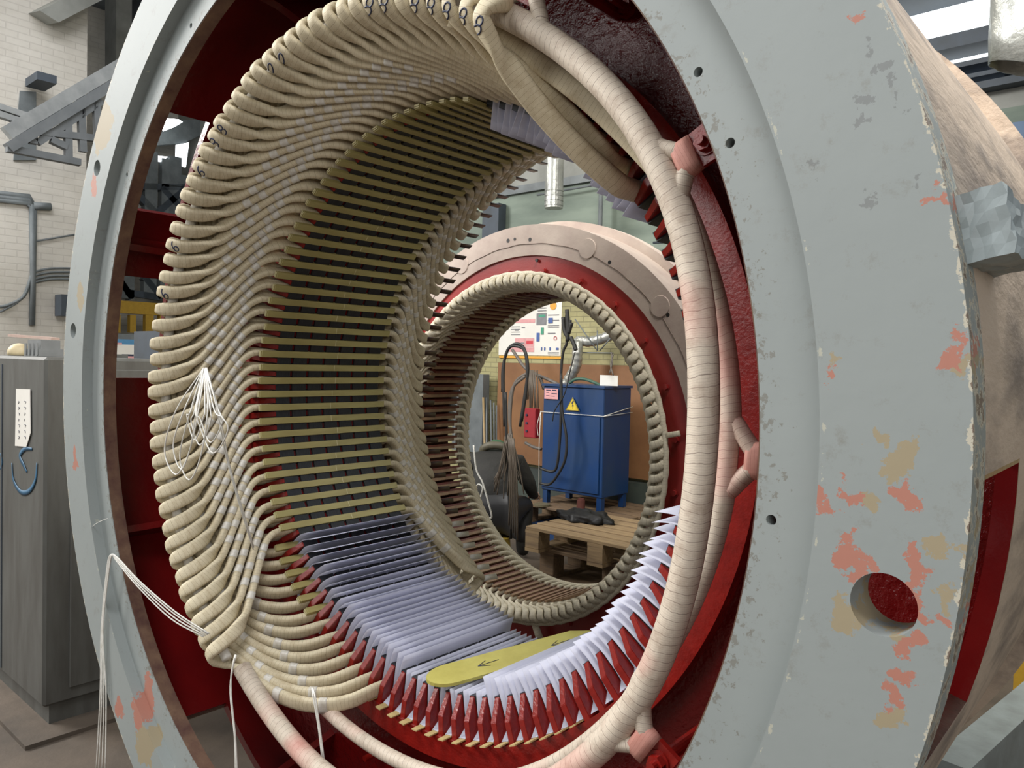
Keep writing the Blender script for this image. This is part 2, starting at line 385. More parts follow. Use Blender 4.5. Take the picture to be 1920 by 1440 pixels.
# lug on the outside of the shell
bm = NB()
Mx = Matrix.Rotation(-R(11.6), 4, 'Y')
box(bm, 1.72*S, 1.80*S, -.535*S, -.33*S, -.05*S, .052*S, Mx)
bmesh.ops.subdivide_edges(bm, edges=bm.edges[:], cuts=5, use_grid_fill=True)
for v in bm.verts: v.co += Vector([random.uniform(-.0022, .0022) for _ in range(3)])
fin(bm, 'lifting_lug', M['greyp'], frame)['label'] = 'grey painted block welded to the tan shell'
# core packets
def gear(bm, r0, r1, rout, y0, y1, hw, k0=0, k1=108):
    inner = []
    for k in range(k0, k1):
        c_ = SL(k)
        a = math.degrees(hw/r0); b_ = math.degrees(hw/r1)
        inner += [(r0, c_-1.66667), (r0, c_-a), (r1, c_-b_), (r1, c_+b_), (r0, c_+a)]
    n = len(inner); A = []
    for y in (y0, y1):
        A.append([bm.verts.new(C(r, t, y)) for r, t in inner]+[bm.verts.new(C(rout, t, y)) for r, t in inner])
    for i in range(n):
        j = (i+1) % n
        bm.faces.new((A[0][i], A[0][j], A[1][j], A[1][i]))
        bm.faces.new((A[0][i], A[0][n+i], A[0][n+j], A[0][j]))
        bm.faces.new((A[1][i], A[1][j], A[1][n+j], A[1][n+i]))
        bm.faces.new((A[0][n+i], A[1][n+i], A[1][n+j], A[0][n+j]))
HW = 0.0145
NP = 7; YL = 0.558; gap = 0.0135; pw = (YL-gap*(NP-1))/NP
for i in range(NP):
    y0 = i*(pw+gap); bm = NB(); gear(bm, .993, 1.122, 1.149, y0, y0+pw, HW); fin(bm, 'lamination_packet', M['lam'], frame)
    if i < NP-1:
        bm = NB(); gear(bm, 1.002, 1.122, 1.149, y0+pw, y0+pw+gap, HW+.004); fin(bm, 'duct_spacer', M['red'], frame)
# press fingers (front): one mesh shared
bm = NB(); t = Vector((0, 0, 1))*0.0092
prof = [(.9945, .003), (.9945, -.003), (1.061, -.043), (1.135, -.047), (1.135, .003)]
prism(bm, [Vector((S*r, S*y, 0))-t for r, y in prof], t*2)
for v in bm.verts:
    if v.co.x < 1.0*S: v.co.z *= .78
bmesh.ops.recalc_face_normals(bm, faces=bm.faces[:])
bmesh.ops.bevel(bm, geom=bm.edges[:], offset=0.0011, segments=2, affect='EDGES')
fme = bpy.data.meshes.new('press_finger'); bm.to_mesh(fme); bm.free(); fme.materials.append(M['redf'])
for k in range(108):
    th = SL(k)+1.66667
    if 66 < th % 360 < 92: continue
    o = bpy.data.objects.new('press_finger', fme); COL.objects.link(o); o.parent = frame; o.rotation_euler = (0, -R(th), 0)

# ------------------------------------------------------------------ slot wedges
def rotY(th): return (0, -R(th), 0)
def wedge_mesh(y0, y1, r, w_, h_, notch=True):
    bm = NB()
    z = w_/2*S
    if notch:
        box(bm, S*r, S*(r+h_), S*(y0+.006), S*y1, -z, z)
        box(bm, S*(r+.0015), S*(r+h_*.42), S*y0, S*(y0+.006), -z*.9, z*.9)
        box(bm, S*(r+h_*.58), S*(r+h_), S*y0, S*(y0+.006), -z*.9, z*.9)
    else: box(bm, S*r, S*(r+h_), S*y0, S*y1, -z, z)
    bmesh.ops.recalc_face_normals(bm, faces=bm.faces[:])
    me = bpy.data.meshes.new('slot_wedge'); bm.to_mesh(me); bm.free()
    me.materials.append(M['wedge']); me.materials.append(M['wend'])
    for p in me.polygons:
        if abs(p.normal.y) > .9: p.material_index = 1
    return me
wme = [wedge_mesh(-.0815, .5904, .9885, .0272, .0135), wedge_mesh(-.084, .588, .9885, .0272, .0135), wedge_mesh(-.078, .592, .9885, .0272, .0135)]
jbm = NB(); box(jbm, S*.9881, S*.9888, S*.288, S*.291, -.0135*S, .0135*S); jme = bpy.data.meshes.new('joint'); jbm.to_mesh(jme); jbm.free(); jme.materials.append(M['wend'])
for k in range(0, 42):
    o = bpy.data.objects.new('slot_wedge', wme[k % 3]); COL.objects.link(o); o.location = AXO; o.rotation_euler = rotY(SL(k))
    n = 42-k
    setp(o, ('lowest' if n == 1 else ordw(n)+' up') + ' of the long yellow slot wedges, counted from the slot papers', 'wedge', 'slot wedges')
    j = bpy.data.objects.new('wedge_joint', jme); COL.objects.link(j); j.parent = o; j.location = (0, random.uniform(-.02, .02)*S, 0); 
sme = wedge_mesh(-.088, .02, 1.052, .027, .016)
for q, k in enumerate(range(42, 48)):
    o = bpy.data.objects.new('separator_strip', sme); COL.objects.link(o); o.location = AXO; o.rotation_euler = rotY(SL(k))
    setp(o, 'short yellow separator block on a coil end, ' + ('topmost' if q == 0 else ordw(q+1)+' down') + ' of six left of the papers', 'spacer', 'separator blocks')
bm = NB(); box(bm, S*1.1205, S*1.1245, -.079*S, .55*S, -.0125*S, .0125*S); bme = bpy.data.meshes.new('slot_base_strip'); bm.to_mesh(bme); bm.free(); bme.materials.append(M['strip'])
BASE = list(range(54, 70))
for q, k in enumerate(BASE):
    o = bpy.data.objects.new('slot_base_strip', bme); COL.objects.link(o); o.location = AXO; o.rotation_euler = rotY(SL(k))
    setp(o, 'thin tan strip in the slot bottom, ' + ('leftmost' if q == 0 else ordw(q+1)+' from the left') + ' below the red fingers', 'slot strip', 'slot bottom strips')
for q, k in enumerate(range(-10, -1)):
    o = bpy.data.objects.new('slot_base_strip', bme); COL.objects.link(o); o.location = AXO; o.rotation_euler = rotY(SL(k))
    setp(o, 'tan strip in an empty slot behind the taped ring, upper right, ' + ordw(q+1) + ' from the right', 'slot strip', 'upper slot bottom strips')

# ------------------------------------------------------------------ coils
FT = [(0, 0.05, 1.035), (0, -.045, 1.035), (.05, -.072, 1.036), (.35, -.1, 1.040), (1.6, -.131, 1.050), (3.8, -.160, 1.058), (7.0, -.195, 1.068), (10.6, -.236, 1.080),
      (13.4, -.270, 1.090), (15.7, -.300, 1.100), (17.5, -.336, 1.112), (18.6, -.378, 1.126), (19.2, -.415, 1.142), (19.5, -.442, 1.160)]
FB = [(19.75, -.450, 1.182), (20.0, -.430, 1.204), (20.5, -.395, 1.216), (21.8, -.362, 1.219), (24.5, -.338, 1.213), (28.5, -.312, 1.202), (33.0, -.280, 1.185), (37.0, -.238, 1.166), (40.1, -.188, 1.143),
      (42.2, -.135, 1.120), (43.1, -.095, 1.102), (43.33, -.06, 1.094), (43.33, 0.05, 1.092)]
CY = 0.558
def backpath():
    f = FT[1:]+FB[:-1]
    return [(t, CY-y*0.97, r) for t, y, r in f]
def smoothpath(L, n=4):
    pts = catmull([Vector(p) for p in L], n); return pts
front = smoothpath(FT+FB, 3)
back = smoothpath([(0, CY-.05, 1.035)]+backpath()+[(43.33, CY-.05, 1.092)], 3)
def coil_mesh(fr, bk, name='winding', w_=.0285, h_=.0545):
    L = [tuple(p) for p in fr]+[tuple(p) for p in bk[::-1]]
    P = [C(r, t, y) for t, y, r in L]
    ups = []
    for t, y, r in L:
        ups.append(Vector((math.cos(R(t)), 0, math.sin(R(t)))))
    # at the nose the section turns over with the path
    sec = section(w_*S, h_*S, 12, .62)
    n = len(P); sc = []
    for (t, y, r) in L:
        sc.append(1.0)
    for i, (t, y, r) in enumerate(L):
        a = min(1.0, max(0.0, (t-15.5)/3.4))*PI/2 if t < 19.76 else PI/2+min(1.0, max(0.0, (t-20.2)/5.0))*PI/2
        rad = ups[i]; tang = Vector((-math.sin(R(t)), 0, math.cos(R(t))))
        ups[i] = rad*math.cos(a)+tang*math.sin(a)
        sc[i] = 1-.06*math.sin(a)**2-.24*math.sin(a)**4*math.exp(-((r-1.182)/.018)**2)
    bm = NB(); sweep(bm, P, sec, ups=ups, closed=True, scale=sc)
    bmesh.ops.recalc_face_normals(bm, faces=bm.faces[:])
    me = bpy.data.meshes.new(name); bm.to_mesh(me); bm.free(); me.materials.append(M['tape']); return me
def tie_mesh(path, spots, name, w_=.0315, h_=.0575, half=.017):
    bm = NB(); sec = section(w_*S, h_*S, 10, .62)
    P = [C(r, t, y) for t, y, r in path]; 
    acc = [0]
    for i in range(1, len(P)): acc.append(acc[-1]+(P[i]-P[i-1]).length)
    for s0 in spots:
        idx = min(range(len(P)), key=lambda i: abs(path[i][1]-s0[1])+abs(path[i][0]-s0[0])*.02)
        c0 = acc[idx]; pts = []; ups = []
        for q in range(5):
            s = c0+(q-2)/2*half*S*(.9 if q in (0, 4) else 1)
            j = max(1, min(len(P)-1, next((i for i in range(len(P)) if acc[i] > s), len(P)-1)))
            a = (s-acc[j-1])/max(1e-9, acc[j]-acc[j-1]); p = P[j-1].lerp(P[j], a); pts.append(p)
            ups.append(Vector((p.x, 0, p.z)).normalized())
        sweep(bm, pts, sec, ups=ups)
    me = bpy.data.meshes.new(name); bm.to_mesh(me); bm.free(); me.materials.append(M['bind']); return me
cme = coil_mesh(front, back)
fp = [tuple(p) for p in front]; bp = [tuple(p) for p in back]
TF = [tie_mesh(fp, [q], 'binding_cord') for q in ((2.6, -.146), (5.2, -.176), (9.6, -.225), (12.6, -.263))]
TL = [tie_mesh(fp, [q], 'binding_cord') for q in ((38.8, -.21), (31.5, -.29))]
TB = [tie_mesh(bp, [q], 'binding_cord') for q in ((3.2, CY+.148), (7.5, CY+.195), (11.6, CY+.245))]
lbm = NB()
p0 = C(1.185, 19.8, CY+.43); sweep(lbm, [p0, p0+Vector((0, .04, 0)), p0+Vector((0.003, .095, .004))], [(-.010, -.0022), (.010, -.0022), (.010, .0022), (-.010, .0022)], ups=[Vector((1, 0, 0))]*3)
lme = bpy.data.meshes.new('coil_lead'); lbm.to_mesh(lme); lbm.free()
M['lead'] = pm('dark_lead', (0.07, 0.025, 0.018), (0.04, 0.02, 0.015), 30, 0.4)
lme.materials.append(M['lead']); lme2 = lme.copy(); lme2.materials.clear(); lme2.materials.append(M['bind'])
def place(name, me, th, parent=None):
    o = bpy.data.objects.new(name, me); COL.objects.link(o)
    if parent is None: o.location = AXO; o.rotation_euler = rotY(th)
    else: o.parent = parent
    return o
coils = {}
for k in range(-11, 42):
    o = place('stator_coil', cme, SL(k)); coils[k] = o
    o.rotation_euler = rotY(SL(k)+random.uniform(-.22, .22)); o.location = AXO+Vector((0, random.uniform(-.0025, .0025), 0))
    n = 42-k
    setp(o, 'cream taped stator coil, its rounded nose ' + ('the lowest of the row' if n == 1 else ordw(n)+' counting up from the lowest nose'), 'coil', 'taped coils of the near winding')
    for q in (TF if k > -2 else [])+TB+(TL if k > 28 else []): place('binding_cord', q, 0, o)
    place('coil_lead', lme if k < 36 else lme2, 0, o)
# the last coil laid, its upper side still lifted out of the slot
FL = [(0, .05, 1.015), (0, -.03, 1.012), (.5, -.085, 1.012), (4.5, -.16, 1.016), (9, -.225, 1.03), (13, -.285, 1.055), (16.2, -.345, 1.09), (18.4, -.40, 1.125), (19.5, -.442, 1.160)]
fl2 = smoothpath(FL+FB, 4)
lifted = coil_mesh(fl2, back, 'winding', .040, .062)
o = place('stator_coil', lifted, SL(-12)); coils[-12] = o
setp(o, 'cream taped stator coil marked 8 with its long side lifted across the opening', 'coil', 'taped coils of the near winding')
place('coil_lead', lme, 0, o)
# hand-written numbers on the noses
def strokes(ch):
    c = lambda cx, cy, rx, ry: [(cx+rx*math.sin(2*PI*i/14), cy+ry*math.cos(2*PI*i/14)) for i in range(15)]
    return {'8': [c(.5, .73, .26, .25), c(.5, .25, .32, .26)], '0': [c(.5, .5, .3, .5)], '1': [[(.2, .75), (.5, 1), (.5, 0)]],
            '6': [[(.75, .95), (.4, .75), (.22, .4), (.3, .1), (.55, 0), (.75, .2), (.65, .42), (.4, .45), (.24, .3)]],
            '7': [[(.1, .95), (.8, .95), (.4, 0)]], '3': [[(.2, .9), (.6, 1), (.75, .75), (.4, .55), (.8, .3), (.5, 0), (.15, .1)]],
            '5': [[(.75, 1), (.3, 1), (.25, .6), (.65, .6), (.75, .3), (.5, 0), (.2, .1)]], '4': [[(.6, 0), (.6, 1), (.15, .35), (.85, .35)]]}[ch]
def mark(k, text, u, v, h, ang=0, name='painted_number'):
    o = coils[k]; mw = Matrix.Translation(o.location) @ Matrix.Rotation(o.rotation_euler[1], 4, 'Y'); inv = mw.inverted()
    bv = BVHTree.FromPolygons([q.co.copy() for q in o.data.vertices], [tuple(p.vertices) for p in o.data.polygons])
    bm = NB(); ca, sa = math.cos(R(ang)), math.sin(R(ang)); got = 0
    for i, ch in enumerate(text):
        for st in strokes(ch):
            run = []
            fine = catmull([Vector((x, y, 0)) for x, y in st], 3)
            for p in fine:
                x = (p.x-.5+(i-(len(text)-1)/2)*.85)*h*.62; y = (p.y-.5)*h
                uu = u+x*ca+y*sa; vv = v+x*sa-y*ca
                a = inv @ CW; d = (inv.to_3x3() @ ray(uu, vv)).normalized()
                hit, nr, _, _ = bv.ray_cast(a, d)
                if hit is None or nr.dot(d) > -.08:
                    if len(run) > 2: tube(bm, [q[0] for q in run], .0019, 5)
                    run = []
                else: run.append((hit-d*.0004, nr))
            if len(run) > 2: tube(bm, [q[0] for q in run], .0019, 5); got += 1
    if got:
        fin(bm, name, M['ink'], o, recalc=False)['label'] = 'blue-black hand-painted number ' + text
    else: bm.free()
exec_marks = [(-12, '8', 0), (-11, '8', 0), (-10, '8', 0), (-9, '8', 0), (-8, '8', 0), (-6, '8', 0), (-5, '8', 0), (0, '3', 0), (2, '10', 0), (3, '10', 0), (4, '6', 0), (5, '5', 0), (6, '7', 0), (8, '8', 0), (9, '8', 0), (11, '6', 0), (16, '6', 0), (19, '6', 0)]
def pix(p):
    q = CROT.transposed() @ (p-CW); return 960+FOC*q.x/q.y, 720-FOC*q.z/q.y
for k, tx, a in exec_marks:
    pc = C(1.150 if k < 0 else 1.128, SL(k)+19.3, -.455)+AXO; u, v = pix(pc)
    mark(k, tx, u, v, 36 if k < 0 else 22, 15 if k < -4 else (-15 if k < 4 else -40))

# support ring under the noses
bm = NB(); pts = [C(1.178, t, -.392) for t in range(80, 237, 2)]
tube(bm, pts, .019*S, 10, ups=[Vector((0, 1, 0))]*len(pts))
o = fin(bm, 'support_ring', M['bind'], None, AXO, smooth=True, recalc=False); setp(o, 'pale taped support ring running behind the coil noses', 'ring')

# connection rings wrapped in tape
def busring(name, r0, y0, rad, label, wob, t0, t1):
    bm = NB(); pts = []; n = int((t1-t0)/2)
    for i in range(n+1):
        t = t0+(t1-t0)*i/n
        pts.append(C(r0+wob(t)[0], t, y0+wob(t)[1]))
    m = 14; sweep(bm, pts, [(rad*math.cos(2*PI*i/m), rad*1.0*math.sin(2*PI*i/m)) for i in range(m)], ups=[Vector((0, 1, 0))]*len(pts))
    o = fin(bm, name, M['bus'], None, AXO, recalc=False, smooth=True); setp(o, label, 'ring', None); return o
ring1 = busring('connection_ring', 1.212, -.345, .0335*S, 'thicker front taped connection ring, nearest the camera, curving down the right side', lambda t: (.012*math.cos(R((t-27)*6)), 0), -122, 101)
ring2 = busring('connection_ring', 1.180, -.182, .0245*S, 'thinner rear taped connection ring running beside the thicker one', lambda t: (.006*math.cos(R((t+3)*6)), 0), -112, 84)
pts = smoothpath([(66, -.40, 1.15), (63, -.34, 1.15), (58, -.285, 1.14), (50, -.245, 1.135), (42, -.22, 1.14), (36, -.20, 1.15), (32, -.19, 1.16)], 5)
bm = NB(); PP = [C(r, t, y) for t, y, r in pts]; sweep(bm, PP, section(.034*S, .056*S, 12, .65), ups=[Vector((p.x, 0, p.z)).normalized() for p in PP])
o = fin(bm, 'taped_lead', M['tape'], None, AXO, recalc=False, smooth=True); setp(o, 'shaded taped lead curving behind the front ring from the last coil marked 8', 'coil lead')
# brackets
def bracket(th, yr, rr, ring, k, par, label):
    g = empty('ring_bracket', AXO, rotY(th)); setp(g, label, 'bracket', 'red ring brackets')
    y = yr*S; bm = NB()
    prism(bm, [Vector((S*(rr+.03), y-.004, -.028)), Vector((S*(rr+.155), y-.004, -.032)), Vector((S*(rr+.155), y-.004, .032)), Vector((S*(rr+.03), y-.004, .028))], (0, .010, 0))
    fin(bm, 'plate', M['redf'], g)
    bm = NB(); pts = [Vector((S*(rr+.018), y, 0)), Vector((S*(rr+.06), y, 0))]
    sweep(bm, [Vector((S*(rr+.05), y, 0)), Vector((S*(rr+.062), y, 0)), Vector((S*(rr+.08), y, 0)), Vector((S*(rr+.098), y, 0))], section(.070, .036, 14, .7), ups=[Vector((0, 1, 0))]*4, scale=[.8, .92, .92, .88])
    fin(bm, 'tape_lashing', M['lash'], g, recalc=False, smooth=True)
    for sg in (-1, 1):
        bm = NB(); pp = [Vector((S*(rr-.004)*math.cos(sg*R(a_)), y, S*(rr-.004)*math.sin(sg*R(a_)))) for a_ in (6.2, 4.6)]+[Vector((S*(rr+.014), y, sg*.058)), Vector((S*(rr+.038), y, sg*.036)), Vector((S*(rr+.062), y, sg*.017)), Vector((S*(rr+.082), y, sg*.009))]
        tube(bm, catmull(pp, 4), .0155, 10, ups=None, scale=[1.0]*21); fin(bm, 'tape_strand', M['bus'], g, recalc=False, smooth=True)
    bm = NB(); bolt(bm, Vector((S*(rr+.125), y-.004, 0)), (0, -1, 0), .0135, L=.012, ext=.014)
    fin(bm, 'bolt', M['redf'], g)
    bm = NB(); cyl(bm, (S*(rr+.125), y+.006, 0), (S*(rr+.125), 0, 0), .012, 16); fin(bm, 'standoff', M['redf'], g)
M['lash'] = tapemat('lashing_tape', (0.62, 0.30, 0.24), (0.25, 0.05, 0.04), (0.5, 0.08, 0.06), 0.006, 0.3)
bracket(57, -.345, 1.212, 0, 0, None, 'red bolted bracket at the top edge, holding the taped ring')
bracket(27, -.345, 1.212, 0, 0, None, 'red bolted bracket at upper right, holding the thick taped ring')
bracket(-33, -.345, 1.212, 0, 0, None, 'red bolted bracket at lower right, holding the thick taped ring')
bracket(-3, -.182, 1.180, 0, 0, None, 'red taped bracket at mid right, holding the thinner taped ring')
for i, (th, rr) in enumerate(((-31, 1.33), (29, 1.33), (-100, 1.33), (56, 1.36), (40, 1.34), (200, 1.34), (150, 1.36))):
    bm = NB(); bolt(bm, Vector((rr*S, -.002, 0)), (0, -1, 0), .014, L=.014, ext=.05)
    o = fin(bm, 'web_bolt', M['redf'], frame, (0, 0, 0), rotY(th))

# ------------------------------------------------------------------ slot liner papers
def liner(ytop, rtop, flare, seed, rb=1.119, yb=.60):
    rnd = random.Random(seed); bm = NB(); hw = .0118
    nr = 7; ny = 6; th = .0006
    for sgn in (-1, 1):
        grid = []
        for i in range(nr+1):
            a = i/nr; r = rb+(rtop-rb)*a
            fy = -.004-.040*max(0, (r-1.085)/.034)**1.5
            fy += ytop*max(0, (a-.6)/.4)
            row = []
            for j in range(ny+1):
                y = fy+(yb-fy)*j/ny
                out = max(0, (1.0-r))/.05
                tt = sgn*hw + (flare+sgn*.0025)*out**1.4*(1-.25*j/ny) + (rnd.uniform(-.0004, .0004) if a > .7 else 0)
                row.append(Vector((S*r, S*y, S*tt)))
            grid.append(row)
        A = [[bm.verts.new(p) for p in row] for row in grid]
        B = [[bm.verts.new(p+Vector((0, 0, th*sgn))) for p in row] for row in grid]
        for i in range(nr):
            for j in range(ny):
                for G in (A, B): f = bm.faces.new((G[i][j], G[i+1][j], G[i+1][j+1], G[i][j+1])); f.smooth = True
        for i in range(nr):
            for j in (0, ny): bm.faces.new((A[i][j], A[i+1][j], B[i+1][j], B[i][j]))
        for j in range(ny): bm.faces.new((A[nr][j], A[nr][j+1], B[nr][j+1], B[nr][j]))
    q = S*hw; x = S*rb
    box(bm, x-th, x, -.04*S, yb*S, -q, q)
    return bm
k0, k1 = 42, 80
for q, k in enumerate(range(k0, k1+1)):
    rt = .930+random.uniform(-.006, .006)
    lean = .021*math.cos(R(SL(k)-186)) if k < 60 else .012*math.cos(R(SL(k)-186))
    fl_ = lean+random.uniform(-.003, .003)
    yo = random.uniform(-.006, .010)
    if 56 <= k <= 62: rt = .980; fl_ = 0
    if k in (47, 48): rt = .950
    o = fin(liner(yo, rt, fl_, k), 'slot_liner', M['paper'], None, AXO, rotY(SL(k)))
    setp(o, 'lavender-white paper slot liner, ' + ('first' if q == 0 else ordw(q+1)) + ' along the bottom row from the last wedge', 'paper liner', 'lower slot papers')
for q, k in enumerate(range(-12, 0)):
    fl_ = random.uniform(-.006, .006)
    o = fin(liner(random.uniform(0, .03), .925+random.uniform(-.012, .012), fl_, k+200), 'slot_liner', M['paper'], None, AXO, rotY(SL(k)))
    setp(o, 'paper slot liner hanging at the top of the bore, ' + ordw(q+1) + ' from the right', 'paper liner', 'upper slot papers')

# ------------------------------------------------------------------ yellow board lying on the papers
def paddle():
    a = on_z(850, 1300, AX-.71); 
    th = SL(61)
    A = C(.958, 272.8, -.045)+AXO; B = C(.945, 285.5, .56)+AXO
    g = empty('glass_board', A); setp(g, 'yellow fibreglass paddle with rounded end lying across the slot papers', 'board')
    d = (B-A).normalized(); n = Vector((0.16, 0.10, 1)); n = (n-d*n.dot(d)).normalized(); s = d.cross(n)
    Lg = .70*S; wd = .062*S; T = .009
    pts = []
    for i in range(13):
        t = PI/2+PI*i/12; pts.append(d*(wd*1.5+wd*1.5*math.cos(t))+s*wd*math.sin(t))
    pts = pts+[d*Lg*.9-s*wd*.95, d*Lg-s*wd*.4, d*Lg+s*wd*.5, d*Lg*.9+s*wd]
    bm = NB(); prism(bm, [p-n*T*.5 for p in pts], n*T)
    fin(bm, 'plank', M['board'], g, recalc=True)
    bm = NB()
    for c0 in (.22*S, .53*S):
        c = d*c0+n*(T*.5+.0006)
        for a_, b_ in (((.045, .0), (-.02, .004)), ((-.02, .004), (.012, .016)), ((-.02, .004), (.010, -.012))):
            tube(bm, [c+d*a_[0]+s*a_[1], c+d*b_[0]+s*b_[1]], .0009, 5)
    fin(bm, 'drawn_arrows', M['ink'], g, recalc=False)
paddle()

# ------------------------------------------------------------------ white cords
def cordthing(name, strands, rad, label, mat='cord'):
    bm = NB()
    for st in strands: tube(bm, catmull(st, 5), rad, 6)
    o = fin(bm, name, M[mat], None, recalc=False, smooth=True); setp(o, label, 'cord'); return o
def near(u, v, y): return on_y(u, v, y)
# bunch of loops tied to the winding
st = []
kn_ = C(1.06, 181.0, -.30)+AXO
def pc(u, v, y=-.475): return on_y(u, v, y*S)
for (a, b_, c_, sp) in ((355, 900, 395, 690), (340, 880, 380, 686), (375, 835, 388, 690), (330, 890, 372, 690), (400, 850, 384, 690), (365, 825, 380, 690), (395, 830, 378, 690)):
    w_ = random.uniform(14, 24)
    st.append([pc(382, 690, -.40), pc((c_+a)/2-w_, 770), pc(a-w_, b_-45), pc(a, b_), pc(a+w_*1.2, b_-45), pc((c_+a)/2+w_*.8, 770), pc(385, 690, -.40)])
st.append([pc(388, 690, -.40), pc(405, 760), pc(425, 860, -.42), pc(450, 950, -.36), pc(475, 1030, -.26)])
st.append([pc(386, 690, -.40), pc(410, 770), pc(430, 870, -.42), pc(453, 950, -.36), pc(476, 1026, -.26)])
cordthing('tie_cord', st, .0019, 'bunch of looped white tying cords hanging on the winding')
YF = -.56
st = []
for o_ in (0, 3, 7, 11):
    st.append([pc(392-o_, 1188+o_*.5, -.50), pc(330-o_, 1148+o_, -.54), pc(262-o_*.6, 1090+o_*.6, -.58), pc(222-o_*.4, 1047+o_*.3, -.595), pc(207+o_*.3, 1041, -.60), pc(200+o_*.4, 1070, -.60), pc(190+o_*.3, 1180, -.60), pc(188+o_, 1300, -.60), pc(180+o_*1.6, 1450, -.60)])
cordthing('hanging_string', st, .0020, 'long white lacing cord draped over the grey rim, lower left')
cordthing('hanging_string', [[pc(441, 1228, -.45), pc(436, 1252, -.47), pc(432, 1300, -.47), pc(440, 1380, -.47), pc(442, 1450, -.47)], [pc(443, 1228, -.45), pc(434, 1262, -.47), pc(434, 1310, -.47), pc(441, 1380, -.47), pc(445, 1450, -.47)]], .0024, 'white cord hanging straight down below the lowest coil nose')
cordthing('hanging_string', [[pc(585, 1290, -.27), pc(588, 1310, -.29), pc(598, 1370, -.29), pc(607, 1450, -.29)], [pc(587, 1290, -.27), pc(592, 1312, -.29), pc(601, 1375, -.29), pc(611, 1450, -.29)]], .0022, 'white cord hanging down in front of the lower taped rings')
cordthing('wire_offcut', [[pc(202, 972, -.56), pc(180, 982, -.58), pc(166, 1000, -.58), pc(170, 1030, -.58)], ], .0009, 'thin curled wire clinging to the grey rim above the lacing cord')

# ------------------------------------------------------------------ far stator (finished winding)
FO = Vector((-1.09*S, 1.745*S, AX-.374*S))
def flatd(name, c): return pm(name, c, tuple(x*.85 for x in c), 20, 0.55)
M['tan2'] = pm('far_grey_primer', (0.50, 0.42, 0.36), (0.38, 0.30, 0.26), 5, 0.7, bs=0.3, bscale=30)
M['red2'] = pm('far_red_enamel', (0.34, 0.03, 0.025), (0.24, 0.014, 0.014), 2.5, 0.35, bs=0.1, bscale=90)
M['brown'] = pm('varnished_core', (0.15, 0.030, 0.018), (0.10, 0.022, 0.014), 30, 0.45)
M['wedge2'] = pm('varnished_wedge', (0.30, 0.19, 0.11), (0.22, 0.14, 0.08), 30, 0.5)
M['tape2'] = tapemat('far_coil_tape', (0.80, 0.74, 0.58), (0.26, 0.20, 0.12), (0.26, 0.2, 0.12), 0.012, 0.3)
far = empty('stator_housing', FO); setp(far, 'smaller finished stator behind, primer-grey rim around a red ring', 'stator')
bm = NB(); revolve(bm, [(1.35, 0.0), (1.165, 0.0), (1.165, .05), (1.35, .05)], 144); autosmooth(fin(bm, 'flange', M['tan2'], far), 30)
bm = NB(); revolve(bm, [(1.35, .05), (1.32, .05), (1.32, .62), (1.35, .62)], 120); autosmooth(fin(bm, 'shell', M['tan2'], far), 30)
bm = NB(); revolve(bm, [(1.40, .22), (1.35, .22), (1.35, .30), (1.40, .30)], 120); autosmooth(fin(bm, 'shell_rib', M['tan2'], far), 30)
bm = NB(); revolve(bm, [(1.165, .012), (1.0, .012), (1.0, .05), (1.165, .05)], 144); autosmooth(fin(bm, 'red_ring', M['red2'], far), 30)
bm = NB(); pts = [C(1.235+.002*math.sin(t*.7), t, -.0005) for t in range(0, 360, 2)]; tube(bm, pts, .0022, 5, closed=True); fin(bm, 'scribed_line', flatd('scribe', (.2, .15, .12)), far, recalc=False)
for t_, r_, q_ in ((96, 1.275, .012), (93.5, 1.275, .009), (88, 1.26, .011), (60, 1.25, .010), (85, 1.135, .010), (38, 1.27, .010)):
    bm = NB(); p = C(r_, t_, 0); cyl(bm, p+Vector((0, -.001, 0)), p+Vector((0, .004, 0)), q_*.8, 14); fin(bm, 'bolt_hole', flatd('hole_dark', (.006, .005, .005)), far)
for t_ in (115, 68, 41):
    bm = NB(); p = C(1.262, t_, 0); cyl(bm, p+Vector((0, -.004, 0)), p+Vector((0, .004, 0)), .042, 24, .046); fin(bm, 'filled_boss', M['tan2'], far)
for i in range(24):
    bm = NB(); p = C(1.075, 7+15*i, .012); bolt(bm, p, (0, -1, 0), .011, L=.012); fin(bm, 'ring_bolt', M['red2'], far)
bm = NB(); gear(bm, .935, 1.03, 1.1, .06, .385, HW*.72); fin(bm, 'core', M['brown'], far)
bm = NB(); box(bm, S*.9325, S*.945, S*.02, S*.41, -.0105*S, .0105*S); w2 = bpy.data.meshes.new('slot_wedge'); bmesh.ops.recalc_face_normals(bm, faces=bm.faces[:]); bm.to_mesh(w2); bm.free(); w2.materials.append(M['wedge2'])
bm = NB()
FTf = [(0, .08, .962), (0, .02, .962), (.6, -.01, .963), (2.5, -.035, .965), (5.5, -.052, .968), (7.6, -.066, .972), (8.8, -.084, .980), (9.2, -.100, .992)]
FBf = [(9.4, -.106, 1.008), (9.6, -.098, 1.024), (10.2, -.080, 1.034), (12.2, -.062, 1.034), (15, -.045, 1.028), (18, -.02, 1.018), (20, .01, 1.006), (20, .08, 1.003)]
ff = [tuple(p) for p in smoothpath(FTf+FBf, 2)]
P_ = [C(r, t, y) for t, y, r in ff]; ups_ = []; scf = []
for i, (t, y, r) in enumerate(ff):
    rad = Vector((math.cos(R(t)), 0, math.sin(R(t)))); tang = Vector((-math.sin(R(t)), 0, math.cos(R(t))))
    a_ = min(1.0, max(0.0, (t-5.5)/3.0))*PI/2 if t < 9.45 else PI/2+min(1.0, max(0.0, (t-10)/3.0))*PI/2
    ups_.append(rad*math.cos(a_)+tang*math.sin(a_)); scf.append(1+.25*math.sin(a_))
sweep(bm, P_, section(.020*S, .034*S, 8, .7), ups=ups_, scale=scf)
